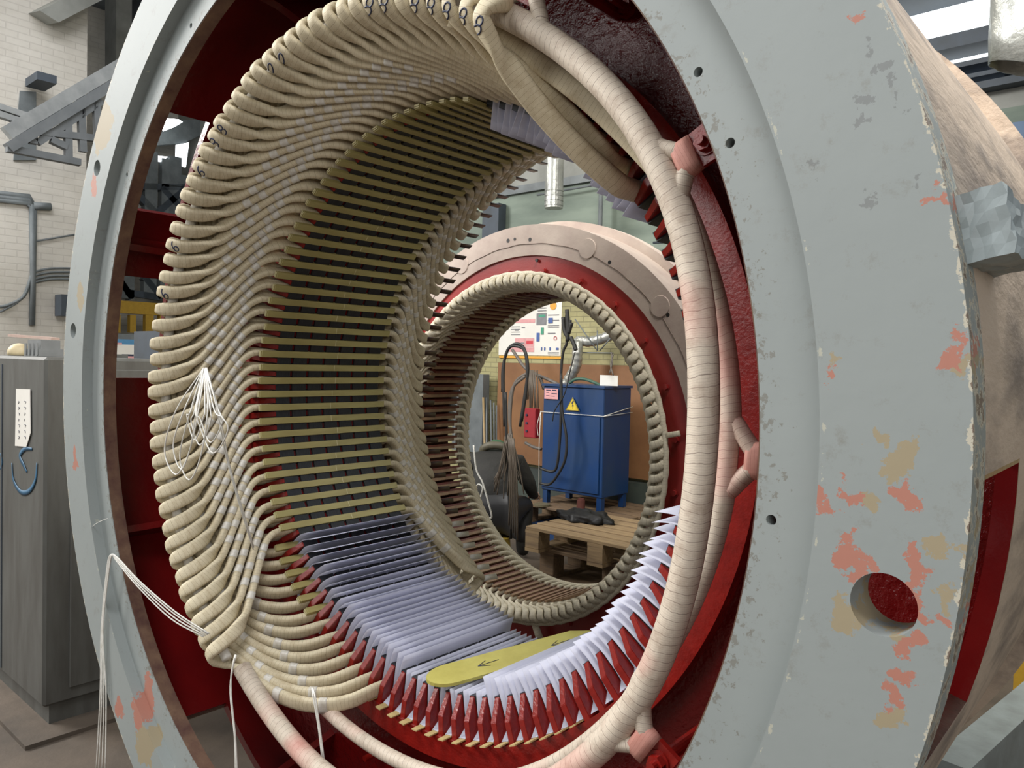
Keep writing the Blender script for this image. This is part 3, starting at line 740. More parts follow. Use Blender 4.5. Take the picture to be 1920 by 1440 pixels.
cf = bpy.data.meshes.new('winding'); bm.to_mesh(cf); bm.free(); cf.materials.append(M['tape2'])
bm = NB(); rr_ = [(t, .43-y*1.0, r-.024) for t, y, r in ff]; P2 = [C(r, t, y) for t, y, r in rr_]
sweep(bm, P2, section(.023*S, .036*S, 8, .7), ups=ups_)
cfb = bpy.data.meshes.new('rear_winding'); bm.to_mesh(cfb); bm.free(); cfb.materials.append(M['tape2'])
def fplace(name, me, th, parent=None):
    o = bpy.data.objects.new(name, me); COL.objects.link(o)
    if parent is None: o.location = FO; o.rotation_euler = rotY(th)
    else: o.parent = parent
    return o
for k in range(108):
    th = k*3.33333
    o = fplace('far_coil', cf, th); n_ = (k-3) % 108+1; setp(o, 'cream winding knuckle of the far stator, '+ordw(n_)+' anticlockwise from its side stub', 'coil', 'coil knuckles of the far stator')
    if 70 < (th+10) % 360 < 300: fplace('rear_winding', cfb, 0, o)
    if 95 < th < 300:
        o = fplace('slot_wedge', w2, th); setp(o, 'brown varnished wedge in the far stator bore, '+ordw(k-28)+' counted from the top round the left', 'wedge', 'wedges of the far stator')
bm = NB(); pts = [C(1.048+.003*math.sin(t*1.9), t, -.062) for t in range(0, 360, 2)]
tube(bm, pts, .017*S, 10, closed=True, ups=[Vector((0, 1, 0))]*len(pts)); o = fin(bm, 'lacing_ring', M['tape2'], None, FO, recalc=False, smooth=True); setp(o, 'white wrapped lacing ring around the coil knuckles of the far stator', 'ring')
bm = NB(); sweep(bm, [C(1.05, 8.5, -.06), C(1.10, 8.6, -.06), C(1.13, 8.7, -.05)], section(.03*S, .03*S, 8, .6), ups=[Vector((0, 1, 0))]*3); o = fin(bm, 'connection_stub', M['tape2'], None, FO, recalc=False); setp(o, 'pale taped lead stub sticking out of the far winding, right side', 'coil lead')
bm = NB(); sweep(bm, [C(1.05, 281, -.06), C(1.12, 281.5, -.05), C(1.16, 282, -.04)], section(.045*S, .03*S, 8, .6), ups=[Vector((0, 1, 0))]*3); o = fin(bm, 'connection_stub', M['tape2'], None, FO, recalc=False); setp(o, 'frayed taped lead stub hanging below the far winding', 'coil lead')

# ------------------------------------------------------------------ workshop: floor, walls, ceiling
def brickmat(name, c1, c2, mort, sc, axis='x', rough=0.75, grime=(0.2, 0.18, 0.14), ga=0.3, bs=0.6):
    m, nt, b = newmat(name); b.inputs['Roughness'].default_value = rough
    tc = N(nt, 'ShaderNodeTexCoord'); sp = N(nt, 'ShaderNodeSeparateXYZ'); nt.links.new(tc.outputs['Object'], sp.inputs[0])
    cb = N(nt, 'ShaderNodeCombineXYZ'); nt.links.new(sp.outputs[0 if axis == 'x' else 1], cb.inputs[0]); nt.links.new(sp.outputs[2], cb.inputs[1])
    br = N(nt, 'ShaderNodeTexBrick', Scale=sc); nt.links.new(cb.outputs[0], br.inputs['Vector'])
    br.inputs['Color1'].default_value = (*c1, 1); br.inputs['Color2'].default_value = (*c2, 1); br.inputs['Mortar'].default_value = (*mort, 1)
    br.inputs['Mortar Size'].default_value = 0.014; br.inputs['Brick Width'].default_value = 0.5; br.inputs['Row Height'].default_value = 0.16; br.inputs['Mortar Smooth'].default_value = 0.3
    g = rampn(nt, noise(nt, 1.3, 8, 0.7), [(0.45, (0, 0, 0)), (0.7, (1, 1, 1))])
    c = mixc(nt, mth(nt, 'MULTIPLY', g, ga), br.outputs[0], grime)
    nt.links.new(c, b.inputs['Base Color'])
    h = mth(nt, 'ADD', mth(nt, 'MULTIPLY', br.outputs[1], -1.0), mth(nt, 'MULTIPLY', noise(nt, 12, 5), 0.6))
    bump(nt, b, h, bs, 0.012); return m
M['wbrick'] = brickmat('white_painted_brick', (0.60, 0.57, 0.51), (0.575, 0.545, 0.485), (0.52, 0.49, 0.44), 2.0, 'y', grime=(0.40, 0.37, 0.31), ga=0.5, bs=.35)
M['gbrick'] = brickmat('grey_painted_brick', (0.26, 0.28, 0.30), (0.23, 0.25, 0.27), (0.17, 0.18, 0.19), 2.0, 'x')
M['ybrick'] = brickmat('yellow_green_brick', (0.40, 0.37, 0.19), (0.34, 0.31, 0.15), (0.25, 0.23, 0.12), 3.0, 'x', grime=(0.12, 0.11, 0.07), ga=0.6)
M['greenw'] = pm('pale_green_plaster', (0.20, 0.245, 0.20), (0.13, 0.165, 0.135), 2, 0.7, bs=0.15, bscale=20, stretch=(.6, 1, 2.5))
M['greyw'] = pm('grey_panel', (0.27, 0.275, 0.25), (0.20, 0.205, 0.185), 3, 0.7)
M['floor'] = pm('dusty_concrete', (0.13, 0.10, 0.075), (0.07, 0.057, 0.045), 2.2, 0.8, bs=0.4, bscale=14, dist=0.01)
M['steel'] = pm('grey_green_steel', (0.16, 0.18, 0.185), (0.11, 0.125, 0.13), 6, 0.6)
M['dsteel'] = pm('dark_steel', (0.05, 0.065, 0.085), (0.04, 0.05, 0.06), 6, 0.6)
M['cab'] = pm('cabinet_grey_steel', (0.105, 0.108, 0.10), (0.075, 0.075, 0.068), 5, 0.45, bs=0.08, bscale=60, stretch=(3, 3, .6))
M['ceil'] = pm('dark_ceiling', (0.20, 0.22, 0.24), (0.13, 0.145, 0.16), 2, 0.8)
def em(name, col, st):
    m, nt, b = newmat(name); b.inputs['Emission Color'].default_value = (*col, 1); b.inputs['Emission Strength'].default_value = st; b.inputs['Base Color'].default_value = (*col, 1); return m
M['sky'] = em('bright_glass', (0.90, 0.97, 1.0), 2.2)
M['skyd'] = em('dim_glass', (0.50, 0.62, 0.80), 0.35)
M['lamp'] = em('lamp_glow', (0.95, 1.0, 1.0), 9.0)
def struct(name, bm, mat):
    o = fin(bm, name, mat); o['kind'] = 'structure'; return o
bm = NB(); box(bm, -12.5, 9, -6, 9, -.12, 0); struct('floor', bm, M['floor'])
bm = NB(); box(bm, -9.3, -9, -6, 2.38, 0, 5.75); box(bm, -9.35, -9.0, -6, 2.38, 5.75, 5.95); struct('wall_left', bm, M['wbrick'])
bm = NB(); box(bm, -12.3, -12, 2.2, 6.9, 0, 7.2); o = struct('wall_left_recess', bm, M['wbrick'])
bm = NB(); box(bm, -12, -9.3, 2.3, 2.38, 0, 5.9); struct('trim_1', bm, M['gbrick'])
YB = 4.9
bm = NB(); box(bm, -6.5, 9, YB, YB+.25, 0, 2.3); struct('wall_back', bm, M['ybrick'])
bm = NB(); box(bm, -12, 9, YB+.02, YB+.27, 2.3, 3.45); struct('wall_back_upper', bm, M['greenw'])
bm = NB(); box(bm, -12, -.8, YB+.05, YB+.3, 3.45, 7.2); box(bm, -12.3, -6.5, YB+.02, YB+.3, 0, 2.3); struct('wall_back_panel', bm, M['greyw'])
bm = NB(); box(bm, -12, -.8, YB-.02, YB+.05, 3.42, 3.5); struct('trim_2', bm, M['steel'])
bm = NB(); box(bm, -12.5, 9, -1.5, 6.9, 7.2, 7.35)
for i in range(5): box(bm, -12.3, 9, -1.2+i*1.7, -1.0+i*1.7, 6.9, 7.2)
struct('ceiling', bm, M['ceil'])
# lower ceiling with beams over the left bay
bm = NB(); box(bm, -12.2, -9.4, -3.2, 2.3, 6.3, 6.45); struct('trim_3', bm, M['ceil'])

def quad_y(bm, u0, v0, u1, v1, y, t=0.01):
    a = on_y(u0, v0, y); b_ = on_y(u1, v1, y); box(bm, min(a.x, b_.x), max(a.x, b_.x), y, y+t, min(a.z, b_.z), max(a.z, b_.z))
def thing(name, label, cat, loc, group=None):
    o = empty(name, loc); return setp(o, label, cat, group)
def lone(name, bm, mat, label, cat, group=None, smooth=False, **k):
    o = fin(bm, name, mat, smooth=smooth, **k); return setp(o, label, cat, group)
def beam(bm, a, b_, w_, h_, up=(0, 0, 1)):
    a = Vector(a); b_ = Vector(b_); t = (b_-a).normalized(); u = Vector(up); u = (u-t*u.dot(t)).normalized(); s = t.cross(u)
    hexa(bm, [a-s*w_/2-u*h_/2, a+s*w_/2-u*h_/2, b_+s*w_/2-u*h_/2, b_-s*w_/2-u*h_/2, a-s*w_/2+u*h_/2, a+s*w_/2+u*h_/2, b_+s*w_/2+u*h_/2, b_-s*w_/2+u*h_/2])

# upper right: window band, louvre beams, blue panel, hanging duct
YW_ = YB
wz0 = on_y(1860, 118, YB).z; 
bm = NB(); box(bm, -.8, 9, YB+.02, YB+.2, 3.45, 3.62); struct('trim_4', bm, M['greyw'])
bm = NB(); box(bm, -.8, 9, YB-.06, YB, 2.35, 3.32); 
M['bluep'] = pm('blue_panel', (0.10, 0.17, 0.28), (0.08, 0.13, 0.22), 3, 0.5)
struct('trim_5', bm, M['bluep'])
for i, (z0, z1, mt) in enumerate(((3.62, 3.80, 'skyd'), (3.80, 3.93, 'sky'), (3.93, 7.1, 'sky'))):
    bm = NB(); box(bm, -.8, 9, YB+.14, YB+.16, z0, z1); struct('window_%d' % (i+1), bm, M[mt])
bm = NB()
for z0, z1, d in ((3.58, 3.63, .10), (3.685, 3.715, .05), (3.765, 3.80, .08), (3.90, 4.0, .12), (4.30, 4.42, .2), (4.95, 5.15, .2)):
    box(bm, -.8, 9, YB-d, YB+.13, z0, z1)
for x in (-.6, .45, 1.5, 2.6): box(bm, x, x+.10, YB+.05, YB+.12, 3.6, 7.1)
struct('trim_6', bm, M['dsteel'])
g = thing('hanging_duct', 'wide galvanised duct with crumpled end hanging at the upper right', 'duct', on_y(1905, -60, 3.2))
M['galv'] = pm('galvanised_sheet', (0.42, 0.43, 0.40), (0.30, 0.31, 0.29), 8, 0.35, 0.5, bs=0.5, bscale=12, dist=0.02)
pt = on_y(1912, 120, 3.2); bm = NB()
n = 28; rings = []
for j in range(12):
    z = pt.z+1.9-j*.175
    rings.append([bm.verts.new((pt.x+.135*math.cos(2*PI*i/n)*(1+(.05*math.sin(i*2.1+j) if j > 8 else 0)), 3.2+.135*math.sin(2*PI*i/n), z - (0.05*math.cos(2*PI*i/n) if j == 11 else 0))) for i in range(n)])
for j in range(11):
    for i in range(n): bm.faces.new((rings[j][i], rings[j][(i+1)%n], rings[j+1][(i+1)%n], rings[j+1][i]))
o = fin(bm, 'duct_pipe', M['galv'], g, smooth=True); o.location = -g.location
md = o.modifiers.new('s', 'SOLIDIFY'); md.thickness = .004

# behind the far stator, above it
bm = NB(); a = on_y(1040, 318, 4.3); cyl(bm, (a.x, 4.3, a.z-.36), (a.x, 4.3, 6.9), .085, 24); 
for i in range(4): cyl(bm, (a.x, 4.3, a.z-.34+i*.045), (a.x, 4.3, a.z-.31+i*.045), .089, 24)
lone('vent_pipe', bm, M['galv'], 'short shiny vent pipe hanging above the far stator', 'pipe')
bm = NB(); a = on_y(1116, 345, 4.7); tube(bm, [(a.x, 4.8, a.z), (a.x, 4.8, a.z-1.2)], .022, 8); a = on_y(1005, 365, 4.8); b_ = on_y(1145, 352, 4.8); tube(bm, [(a.x, 4.82, a.z), (b_.x+1, 4.82, a.z+.02)], .012, 6)
lone('wall_pipe', bm, M['steel'], 'thin grey pipes on the green wall above the far stator', 'pipe', recalc=False)
bm = NB()
for i in range(5): a = on_y(1245+i*8, 450-i*2, 4.75); tube(bm, [(a.x, 4.8, a.z-.5), (a.x+.3, 4.8, a.z)], .012, 6)
tube(bm, [on_y(1225, 455, 4.8), on_y(1300, 452, 4.8)], .012, 6); tube(bm, [on_y(1225, 500, 4.8), on_y(1300, 495, 4.8)], .012, 6)
lone('wall_grille', bm, M['dsteel'], 'dark diagonal wire grille beside the red fingers, upper right', 'grille', recalc=False)
bm = NB(); quad_y(bm, 905, 385, 932, 520, 4.79, .12); lone('switch_box', bm, M['dsteel'], 'dark box on the wall left of the far stator rim', 'box')

# hardboard panel and safety poster behind
M['hard'] = pm('hardboard', (0.26, 0.125, 0.05), (0.20, 0.09, 0.036), 3, 0.6, bs=0.05, bscale=60)
bm = NB(); a = on_y(935, 683, 4.85); b_ = on_y(1330, 900, 4.85); c_ = on_y(955, 865, 4.85); box(bm, a.x, b_.x, 4.84, 4.86, c_.z, 1.60); lone('hardboard_panel', bm, M['hard'], 'brown hardboard panel on the wall behind the blue cabinet', 'panel')
bm = NB(); box(bm, a.x, b_.x, 4.78, 4.88, .0, c_.z-.03); lone('wall_bench', bm, pm('bench_green', (.06, .075, .06), (.04, .05, .045), 5, .6), 'dark green boarding below the hardboard panel', 'panel')
M['pw'] = pm('poster_white', (0.78, 0.76, 0.70), (0.72, 0.70, 0.64), 4, 0.5)
def flatm(name, c): return pm(name, c, tuple(x*.85 for x in c), 20, 0.55)
M['pr'] = flatm('print_red', (0.62, 0.05, 0.07)); M['boxred'] = flatm('box_red', (0.30, 0.012, 0.02)); M['pp'] = flatm('print_pink', (0.72, 0.36, 0.36)); M['pb'] = flatm('print_blue', (0.06, 0.12, 0.35))
M['pg'] = flatm('print_green', (0.06, 0.32, 0.20)); M['pk'] = flatm('print_grey', (0.22, 0.22, 0.23)); M['po'] = flatm('print_orange', (0.80, 0.38, 0.04)); M['py'] = flatm('print_yellow', (0.75, 0.55, 0.04))
g = thing('safety_poster', 'white safety poster with coloured pictures on the yellow brick wall', 'poster', on_y(1000, 660, 4.78))
def pchild(nm, rects, mat, y, g=g, t=.002):
    bm = NB()
    for r_ in rects: quad_y(bm, *r_, y+.094, t)
    o = fin(bm, nm, M[mat], g); o.location = -g.location; return o
pchild('sheet', [(938, 520, 1051, 667)], 'pw', 4.80, t=.004)
pchild('wooden_strip', [(936, 667, 1053, 673)], 'po', 4.79, t=.02)
pchild('pink_field', [(960, 599, 1003, 605), (985, 634, 1001, 650), (966, 634, 984, 650), (955, 651, 1001, 660)], 'pp', 4.797)
pchild('red_print', [(987, 639, 999, 645)], 'pr', 4.795)
pchild('grey_print', [(1006, 588, 1024, 609), (978, 613, 984, 615), (1027, 624, 1041, 626), (976, 642, 983, 645), (965, 618, 972, 620)], 'pk', 4.796)
pchild('green_print', [(1014, 614, 1019, 627), (1010, 590, 1022, 594)], 'pg', 4.794)
pchild('blue_print', [(1006, 624, 1011, 640), (1028, 596, 1036, 606), (1014, 651, 1016, 657), (1020, 651, 1022, 657), (1030, 651, 1032, 657), (1042, 652, 1047, 656)], 'pb', 4.794)
bm = NB(); a = on_y(1036, 573, 4.88); cyl(bm, (a.x, 4.893, a.z), (a.x, 4.888, a.z), .042, 24); o = fin(bm, 'orange_disc', M['po'], g); o.location = -g.location
bm = NB()
for r_ in ((1040, 634, .018),):
    a = on_y(r_[0], r_[1], 4.88); pts = [Vector((a.x+r_[2]*math.cos(q*PI/8), 4.888, a.z+r_[2]*math.sin(q*PI/8))) for q in range(16)]; tube(bm, pts, .003, 5, closed=True)
o = fin(bm, 'prohibition_ring', M['pr'], g, recalc=False); o.location = -g.location
bm = NB()
for v_ in list(range(577, 600, 5)): quad_y(bm, 1008, v_, 1024, v_+1, 4.889, .001)
for v_ in (612, 617, 622, 627): quad_y(bm, 958, v_, 975, v_+.8, 4.889, .001)
for v_ in (590, 600, 610, 613, 660, 663): quad_y(bm, 1027, v_, 1048, v_+.8, 4.889, .001)
o = fin(bm, 'printed_lines', M['pk'], g); o.location = -g.location

# blue electrical cabinet
CY0 = 4.05
ca = on_y(1015, 912, CY0); cb = on_y(1128, 935, CY0); ct = on_y(1020, 724, CY0)
X0, X1, Z0, Z1 = ca.x, cb.x, on_y(1072, 926, CY0).z, on_y(1072, 726, CY0).z
dx = on_y(1162, 900, CY0); 
DEP = .42
g = thing('blue_cabinet', 'blue electrical cabinet with yellow warning triangle, tied with white string', 'cabinet', (X0, CY0, Z0-.12))
M['blue'] = pm('blue_enamel', (0.004, 0.036, 0.135), (0.016, 0.046, 0.12), 5, 0.4, bs=0.1, bscale=40, stretch=(1, 1, .6))
def kid(bm, nm, mat, g=None, **k):
    o = fin(bm, nm, mat, g, **k); o.location = -g.location; return o
bm = NB(); box(bm, X0, X1, CY0, CY0+DEP, Z0, Z1); kid(bm, 'cabinet_body', M['blue'], g, bevel=.006)
bm = NB(); box(bm, X0+.012, X1-.03, CY0-.014, CY0-.001, Z0+.03, Z1-.25); kid(bm, 'door', M['blue'], g, bevel=.003)
bm = NB(); box(bm, X0-.008, X1+.01, CY0-.016, CY0+DEP+.01, Z1+.001, Z1+.022); kid(bm, 'top_plate', M['blue'], g)
for xa in (X0+.01, X1-.06):
    for ya in (CY0+.01, CY0+DEP-.07): bm = NB(); box(bm, xa, xa+.05, ya, ya+.05, Z0-.12, Z0); kid(bm, 'leg', M['blue'], g)
a = on_y(1073, 745, CY0-.02); b_ = on_y(1060, 769, CY0-.02); c_ = on_y(1086, 771, CY0-.02)
yq = CY0-.0165
bm = NB(); prism(bm, [Vector((a.x, yq, a.z)), Vector((b_.x, yq, b_.z)), Vector((c_.x, yq, c_.z))], (0, .002, 0)); o = kid(bm, 'warning_triangle', M['py'], g)
bm = NB(); bol = [(.0, .9), (-.35, .35), (.02, .42), (-.15, -.15), (.1, -.1), (-.02, -.6), (.32, .12), (.08, .12), (.3, .9)]
cx_, cz_ = (b_.x+c_.x)/2, (a.z+b_.z*2)/3+.004; sc_ = (a.z-b_.z)*.42
prism(bm, [Vector((cx_+x*sc_*.8, yq-.0015, cz_+z*sc_)) for x, z in bol], (0, .001, 0)); kid(bm, 'lightning_bolt', M['ink'], g)
bm = NB()
for p, q in ((a, b_), (b_, c_), (c_, a)):
    mid = (a+b_+c_)/3; p_ = Vector((p.x, yq-.001, p.z)).lerp(Vector((mid.x, yq-.001, mid.z)), .08); q_ = Vector((q.x, yq-.001, q.z)).lerp(Vector((mid.x, yq-.001, mid.z)), .08); tube(bm, [p_, q_], .0015, 4)
kid(bm, 'triangle_border', M['ink'], g, recalc=False)
bm = NB(); a = on_y(1021, 728, yq); b_ = on_y(1046, 749, yq); box(bm, a.x, b_.x, yq, yq+.002, b_.z, a.z); kid(bm, 'label_plate', M['pp'], g)
bm = NB()
for i, (u0, v0, u1, v1) in enumerate(((1024, 730.5, 1033, 732.5), (1035, 730.5, 1043, 733), (1024, 735.5, 1029, 736.5), (1034, 737, 1044, 739), (1024, 741, 1030, 742), (1032, 742, 1040, 743.5), (1024, 745.5, 1036, 746.3))):
    quad_y(bm, u0, v0, u1, v1, yq-.0015, .001)
kid(bm, 'label_print', M['ink'], g)
zr = on_y(1072, 776, CY0).z
bm = NB(); q = .02; tube(bm, [(X0-.015, CY0-q, zr), (X1+.01, CY0-q, zr), (X1+.012, CY0+DEP+.01, zr+.07)], .0035, 5); tube(bm, [(X1+.012, CY0-q, zr), (X1+.014, CY0+DEP+.01, zr+.02)], .0025, 5)
tube(bm, [(X0-.012, CY0-q, zr), (X0-.018, CY0-q-.004, zr-.3), (X0-.01, CY0-q, Z0-.1)], .0035, 5); tube(bm, catmull([(X0-.012, CY0-q, zr), (X0-.045, CY0-q-.004, zr-.12), (X0-.035, CY0-q, zr-.22)], 5), .003, 5)
lone('packing_string', bm, M['cord'], 'white string tied around the blue cabinet', 'string', recalc=False)
# paper note and hoses on top of the cabinet
bm = NB(); a = on_y(1125, 703, CY0+.1); b_ = on_y(1158, 726, CY0+.1); box(bm, a.x, b_.x, CY0+.1, CY0+.105, Z1+.024, a.z); lone('paper_note', bm, M['pw'], 'white paper note leaning on top of the blue cabinet', 'paper')
M['hoseg'] = flatm('green_hose', (.05, .12, .08))
bm = NB(); tube(bm, catmull([on_y(1068, 718, 4.2), on_y(1080, 711, 4.2), on_y(1100, 712, 4.2), on_y(1128, 723, 4.2)], 6), .014, 8); lone('green_hose', bm, M['hoseg'], 'green hose lying on top of the blue cabinet', 'hose', recalc=False, smooth=True)
# flexible silver duct on the wall
M['foil'] = pm('foil', (0.55, 0.55, 0.50), (0.35, 0.35, 0.32), 20, 0.35, 0.6, bs=.5, bscale=30)
path = catmull([on_y(1052, 735, 4.55), on_y(1066, 712, 4.55), on_y(1080, 685, 4.55), on_y(1083, 655, 4.55), on_y(1085, 640, 4.6), on_y(1110, 640, 4.65), on_y(1150, 628, 4.7)], 9)
bm = NB(); tube(bm, path, .05, 14, scale=[1+.07*math.sin(i*2.1) for i in range(len(path))]); lone('flexible_duct', bm, M['foil'], 'silver ribbed flexible duct curving down behind the cabinet', 'duct', recalc=False, smooth=True)
bm = NB(); a = on_y(1078, 598, 4.6)
for p, q in (((1078, 598), (1118, 655)), ((1120, 620), (1120, 658)), ((1150, 628), (1124, 658)), ((1090, 661), (1150, 662))): tube(bm, [on_y(*p, 4.6), on_y(*q, 4.6)], .006, 5)
lone('wall_bracket', bm, M['steel'], 'thin steel bracket frame holding the silver duct', 'bracket', recalc=False)
# cables
M['blk'] = flatm('black_rubber', (.018, .017, .016)); M['gryc'] = flatm('grey_cable', (.16, .14, .12)); M['stain'] = flatm('dusty_rope', (.12, .095, .07))
def cable(name, runs, rad, mat, label, cat='cable', y=4.3):
    bm = NB()
    for r_ in runs: tube(bm, catmull([on_y(u, v, y+(dy[0] if dy else 0)) for u, v, *dy in r_], 6), rad, 8)
    return lone(name, bm, M[mat], label, cat, recalc=False, smooth=True)
cable('hung_cable', [[(946, 800), (944, 700), (950, 660), (965, 645), (982, 652), (990, 690), (984, 740), (975, 800)], [(942, 735), (943, 690), (953, 655), (968, 649), (985, 662), (988, 720), (978, 790)], [(948, 735), (950, 830), (953, 900), (958, 1010)]], .0105, 'blk', 'black cable looped over a hook in front of the poster', y=2.74)
cable('hose_loop', [[(960, 655), (985, 690), (1010, 705), (1020, 730)], [(962, 840), (955, 780), (960, 730), (985, 705)], [(957, 820), (957, 770), (965, 720), (990, 700), (1012, 705), (1046, 720)], [(985, 830), (1000, 838), (1015, 842)]], .016, 'gryc', 'pale grey hose looped on the wall left of the blue cabinet', 'hose', y=4.5)
cable('hung_cable', [[(1062, 590), (1063, 640), (1056, 660), (1052, 700), (1052, 760), (1050, 820), (1045, 870), (1036, 884), (1012, 878)], [(1052, 700), (1054, 770), (1062, 820), (1060, 860), (1046, 890), (1030, 908), (1012, 906)], [(1064, 640), (1066, 620), (1070, 600)]], .012, 'blk', 'black cable hanging down in front of the blue cabinet', y=3.9)
cable('thin_lead', [[(1078, 660), (1068, 700), (1058, 740), (1040, 770), (1036, 790)]], .005, 'blk', 'thin black lead dangling over the cabinet door', y=3.88)
bm = NB()
for i in range(24):
    u0 = 953+random.uniform(-7, 8); yy = 2.72; tube(bm, catmull([on_y(u0, 822+random.uniform(-10, 8), yy), on_y(u0+(i-13)*1.3, 870, yy+random.uniform(-.03, .03)), on_y(u0+(i-13)*2.4, 915+random.uniform(-20, 22), yy)], 4), .0045, 5)
for i in range(5): tube(bm, catmull([on_y(955+i*2, 822, 2.7), on_y(957+i*3, 900, 2.7), on_y(954+i*4, 985+i*7, 2.7)], 4), .006, 5)
lone('cable_bundle', bm, M['stain'], 'dusty bundle of thin cables hanging like a skirt below the looped black cable', 'cable', recalc=False, smooth=True)
bm = NB()
for i in range(14): u0 = 994+random.uniform(-5, 14); tube(bm, [on_y(u0, 694, 4.4), on_y(u0+random.uniform(-5, 6), 745+random.uniform(0, 40), 4.4)], .006, 5)
lone('rag_bundle', bm, M['stain'], 'dark bunch of thin leads above the red control box', 'cable', recalc=False)
g = thing('control_box', 'red hanging control box with dark buttons left of the blue cabinet', 'control', on_y(995, 820, 4.2))
bm = NB(); a = on_y(983, 765, 4.2); b_ = on_y(1003, 822, 4.2); box(bm, a.x, b_.x, 4.2, 4.27, b_.z, a.z); kid(bm, 'housing', M['boxred'], g, bevel=.006)
for v_ in (778, 793, 808): bm = NB(); a = on_y(988, v_, 4.2); cyl(bm, (a.x, 4.19, a.z), (a.x, 4.2, a.z), .011, 12); kid(bm, 'button', M['ink'], g)
cable('gripper', [[(1063, 580), (1065, 610), (1064, 640)], [(1056, 595), (1058, 618), (1064, 632)], [(1072, 605), (1066, 625)], [(1070, 632), (1076, 645), (1080, 657)]], .018, 'blk', 'black cable clamps hanging at the top of the opening', 'clamp', y=3.9)
cable('chain', [[(1146, 660), (1148, 680), (1143, 700)], [(1150, 664), (1145, 684), (1150, 704)]], .006, 'gryc', 'thin chain hanging right above the paper note', 'chain', y=4.1)
# tools against the brick wall at left
bm = NB()
for i, u in enumerate((905, 912, 920, 926, 931)): tube(bm, [on_y(u, 740+i*5, 4.75), on_y(u+random.uniform(-3, 5), 1010, 4.7)], .009, 6)
lone('iron_rods', bm, M['steel'], 'thin rods leaning on the yellow brick wall at the left', 'rod', recalc=False)
bm = NB(); a = on_y(905, 740, 4.7); tube(bm, [on_y(906, 745, 4.6), on_y(914, 1020, 4.6)], .012, 6); lone('wooden_stick', bm, flatm('pale_wood', (.35, .25, .12)), 'pale wooden stick standing left of the hung cables', 'stick', recalc=False)
bm = NB(); quad_y(bm, 850, 700, 903, 850, 4.7, .1); lone('steel_locker', bm, M['steel'], 'grey-green locker edge at the left of the yellow brick wall', 'locker')

# pallets
M['wood'] = pm('pallet_wood', (0.36, 0.25, 0.13), (0.22, 0.15, 0.085), 7, 0.75, bs=.3, bscale=30, stretch=(.5, 6, 6))
M['wood2'] = pm('pallet_wood_old', (0.20, 0.13, 0.07), (0.12, 0.08, 0.05), 7, 0.8, bs=.3, bscale=30, stretch=(.5, 6, 6))
def pallet(x, y, z, W, D, label, mat, hb=.10):
    g = thing('wooden_pallet', label, 'pallet', (x, y, z), 'wooden pallets')
    zt = .022+hb
    for i in range(6):
        bm = NB(); y0 = i*(D-.10)/5; box(bm, x+random.uniform(-.006, .006), x+W, y+y0, y+y0+.10, z+zt+.022, z+zt+.044); kid(bm, 'deck_board', mat, g, bevel=.002)
    for i in range(3):
        x0 = i*(W-.12)/2
        bm = NB(); box(bm, x+x0, x+x0+.12, y, y+D, z+zt, z+zt+.022); kid(bm, 'cross_board', mat, g)
        bm = NB(); box(bm, x+x0, x+x0+.12, y, y+D, z, z+.022); kid(bm, 'bottom_board', mat, g)
        for j in range(3):
            bm = NB(); yj = y+j*(D-.12)/2; box(bm, x+x0, x+x0+.12, yj, yj+.12, z+.022, z+zt); kid(bm, 'block', mat, g, bevel=.003)
    return g
zp = .50
a = on_z(985, 986, zp)
pallet(a.x, a.y, zp-.166, 1.15, .75, 'pale wooden pallet with a black cloth lying on it, behind the far stator', M['wood'])
pallet(a.x+.05, a.y+.1, .15, 1.15, .75, 'old dark wooden pallet under the pale one', M['wood2'], hb=.13)
b_ = on_y(1013, 950, CY0-.1)
pallet(X0-.12, CY0-.15, Z0-.12-.166, 1.1, .75, 'wooden pallet carrying the blue cabinet', M['wood2'])
bm = NB(); box(bm, X0-.1, X0+1.0, CY0-.1, CY0+.55, 0, Z0-.12-.168); lone('steel_plinth', bm, M['blue'], 'blue steel plinth under the pallet of the blue cabinet', 'plinth')
bm = NB(); box(bm, a.x+.1, a.x+1.0, a.y+.15, a.y+.8, 0, .148); lone('timber_stack', bm, M['wood2'], 'dark timber base on the floor under the pallet stack', 'timber')
# black cloth
bm = NB(); cc = on_z(1096, 975, zp)
bmesh.ops.create_icosphere(bm, subdivisions=4, radius=1)
for v in bm.verts:
    n_ = v.co.copy(); k_ = 1+.18*math.sin(5*n_.x+2)*math.cos(7*n_.y)+.10*math.sin(13*n_.x+5*n_.y)+.08*math.cos(17*n_.y)
    v.co = Vector((n_.x*.21*k_, n_.y*.13*k_, max(0, n_.z)*.065*k_+.004))
o = lone('black_cloth', bm, flatm('black_fabric', (.004, .004, .005)), 'crumpled black cloth lying on the pale pallet', 'cloth', smooth=True); o.location = cc+Vector((0, 0, .0))
bm = NB(); c_ = on_z(1089, 956, Z0-.12); cyl(bm, (c_.x, c_.y, c_.z), (c_.x, c_.y, c_.z+.085), .036, 20); cyl(bm, (c_.x, c_.y, c_.z+.085), (c_.x, c_.y, c_.z+.10), .028, 20); lone('rusty_can', bm, flatm('rust_red', (.14, .045, .035)), 'small rusty red can standing in front of the blue cabinet', 'can')
bm = NB(); c_ = on_z(1016, 948, Z0-.12); cyl(bm, (c_.x, c_.y, c_.z), (c_.x, c_.y, c_.z+.016), .075, 24); lone('round_lid', bm, flatm('dull_brass', (.14, .12, .07)), 'flat round lid lying left in front of the blue cabinet', 'lid')

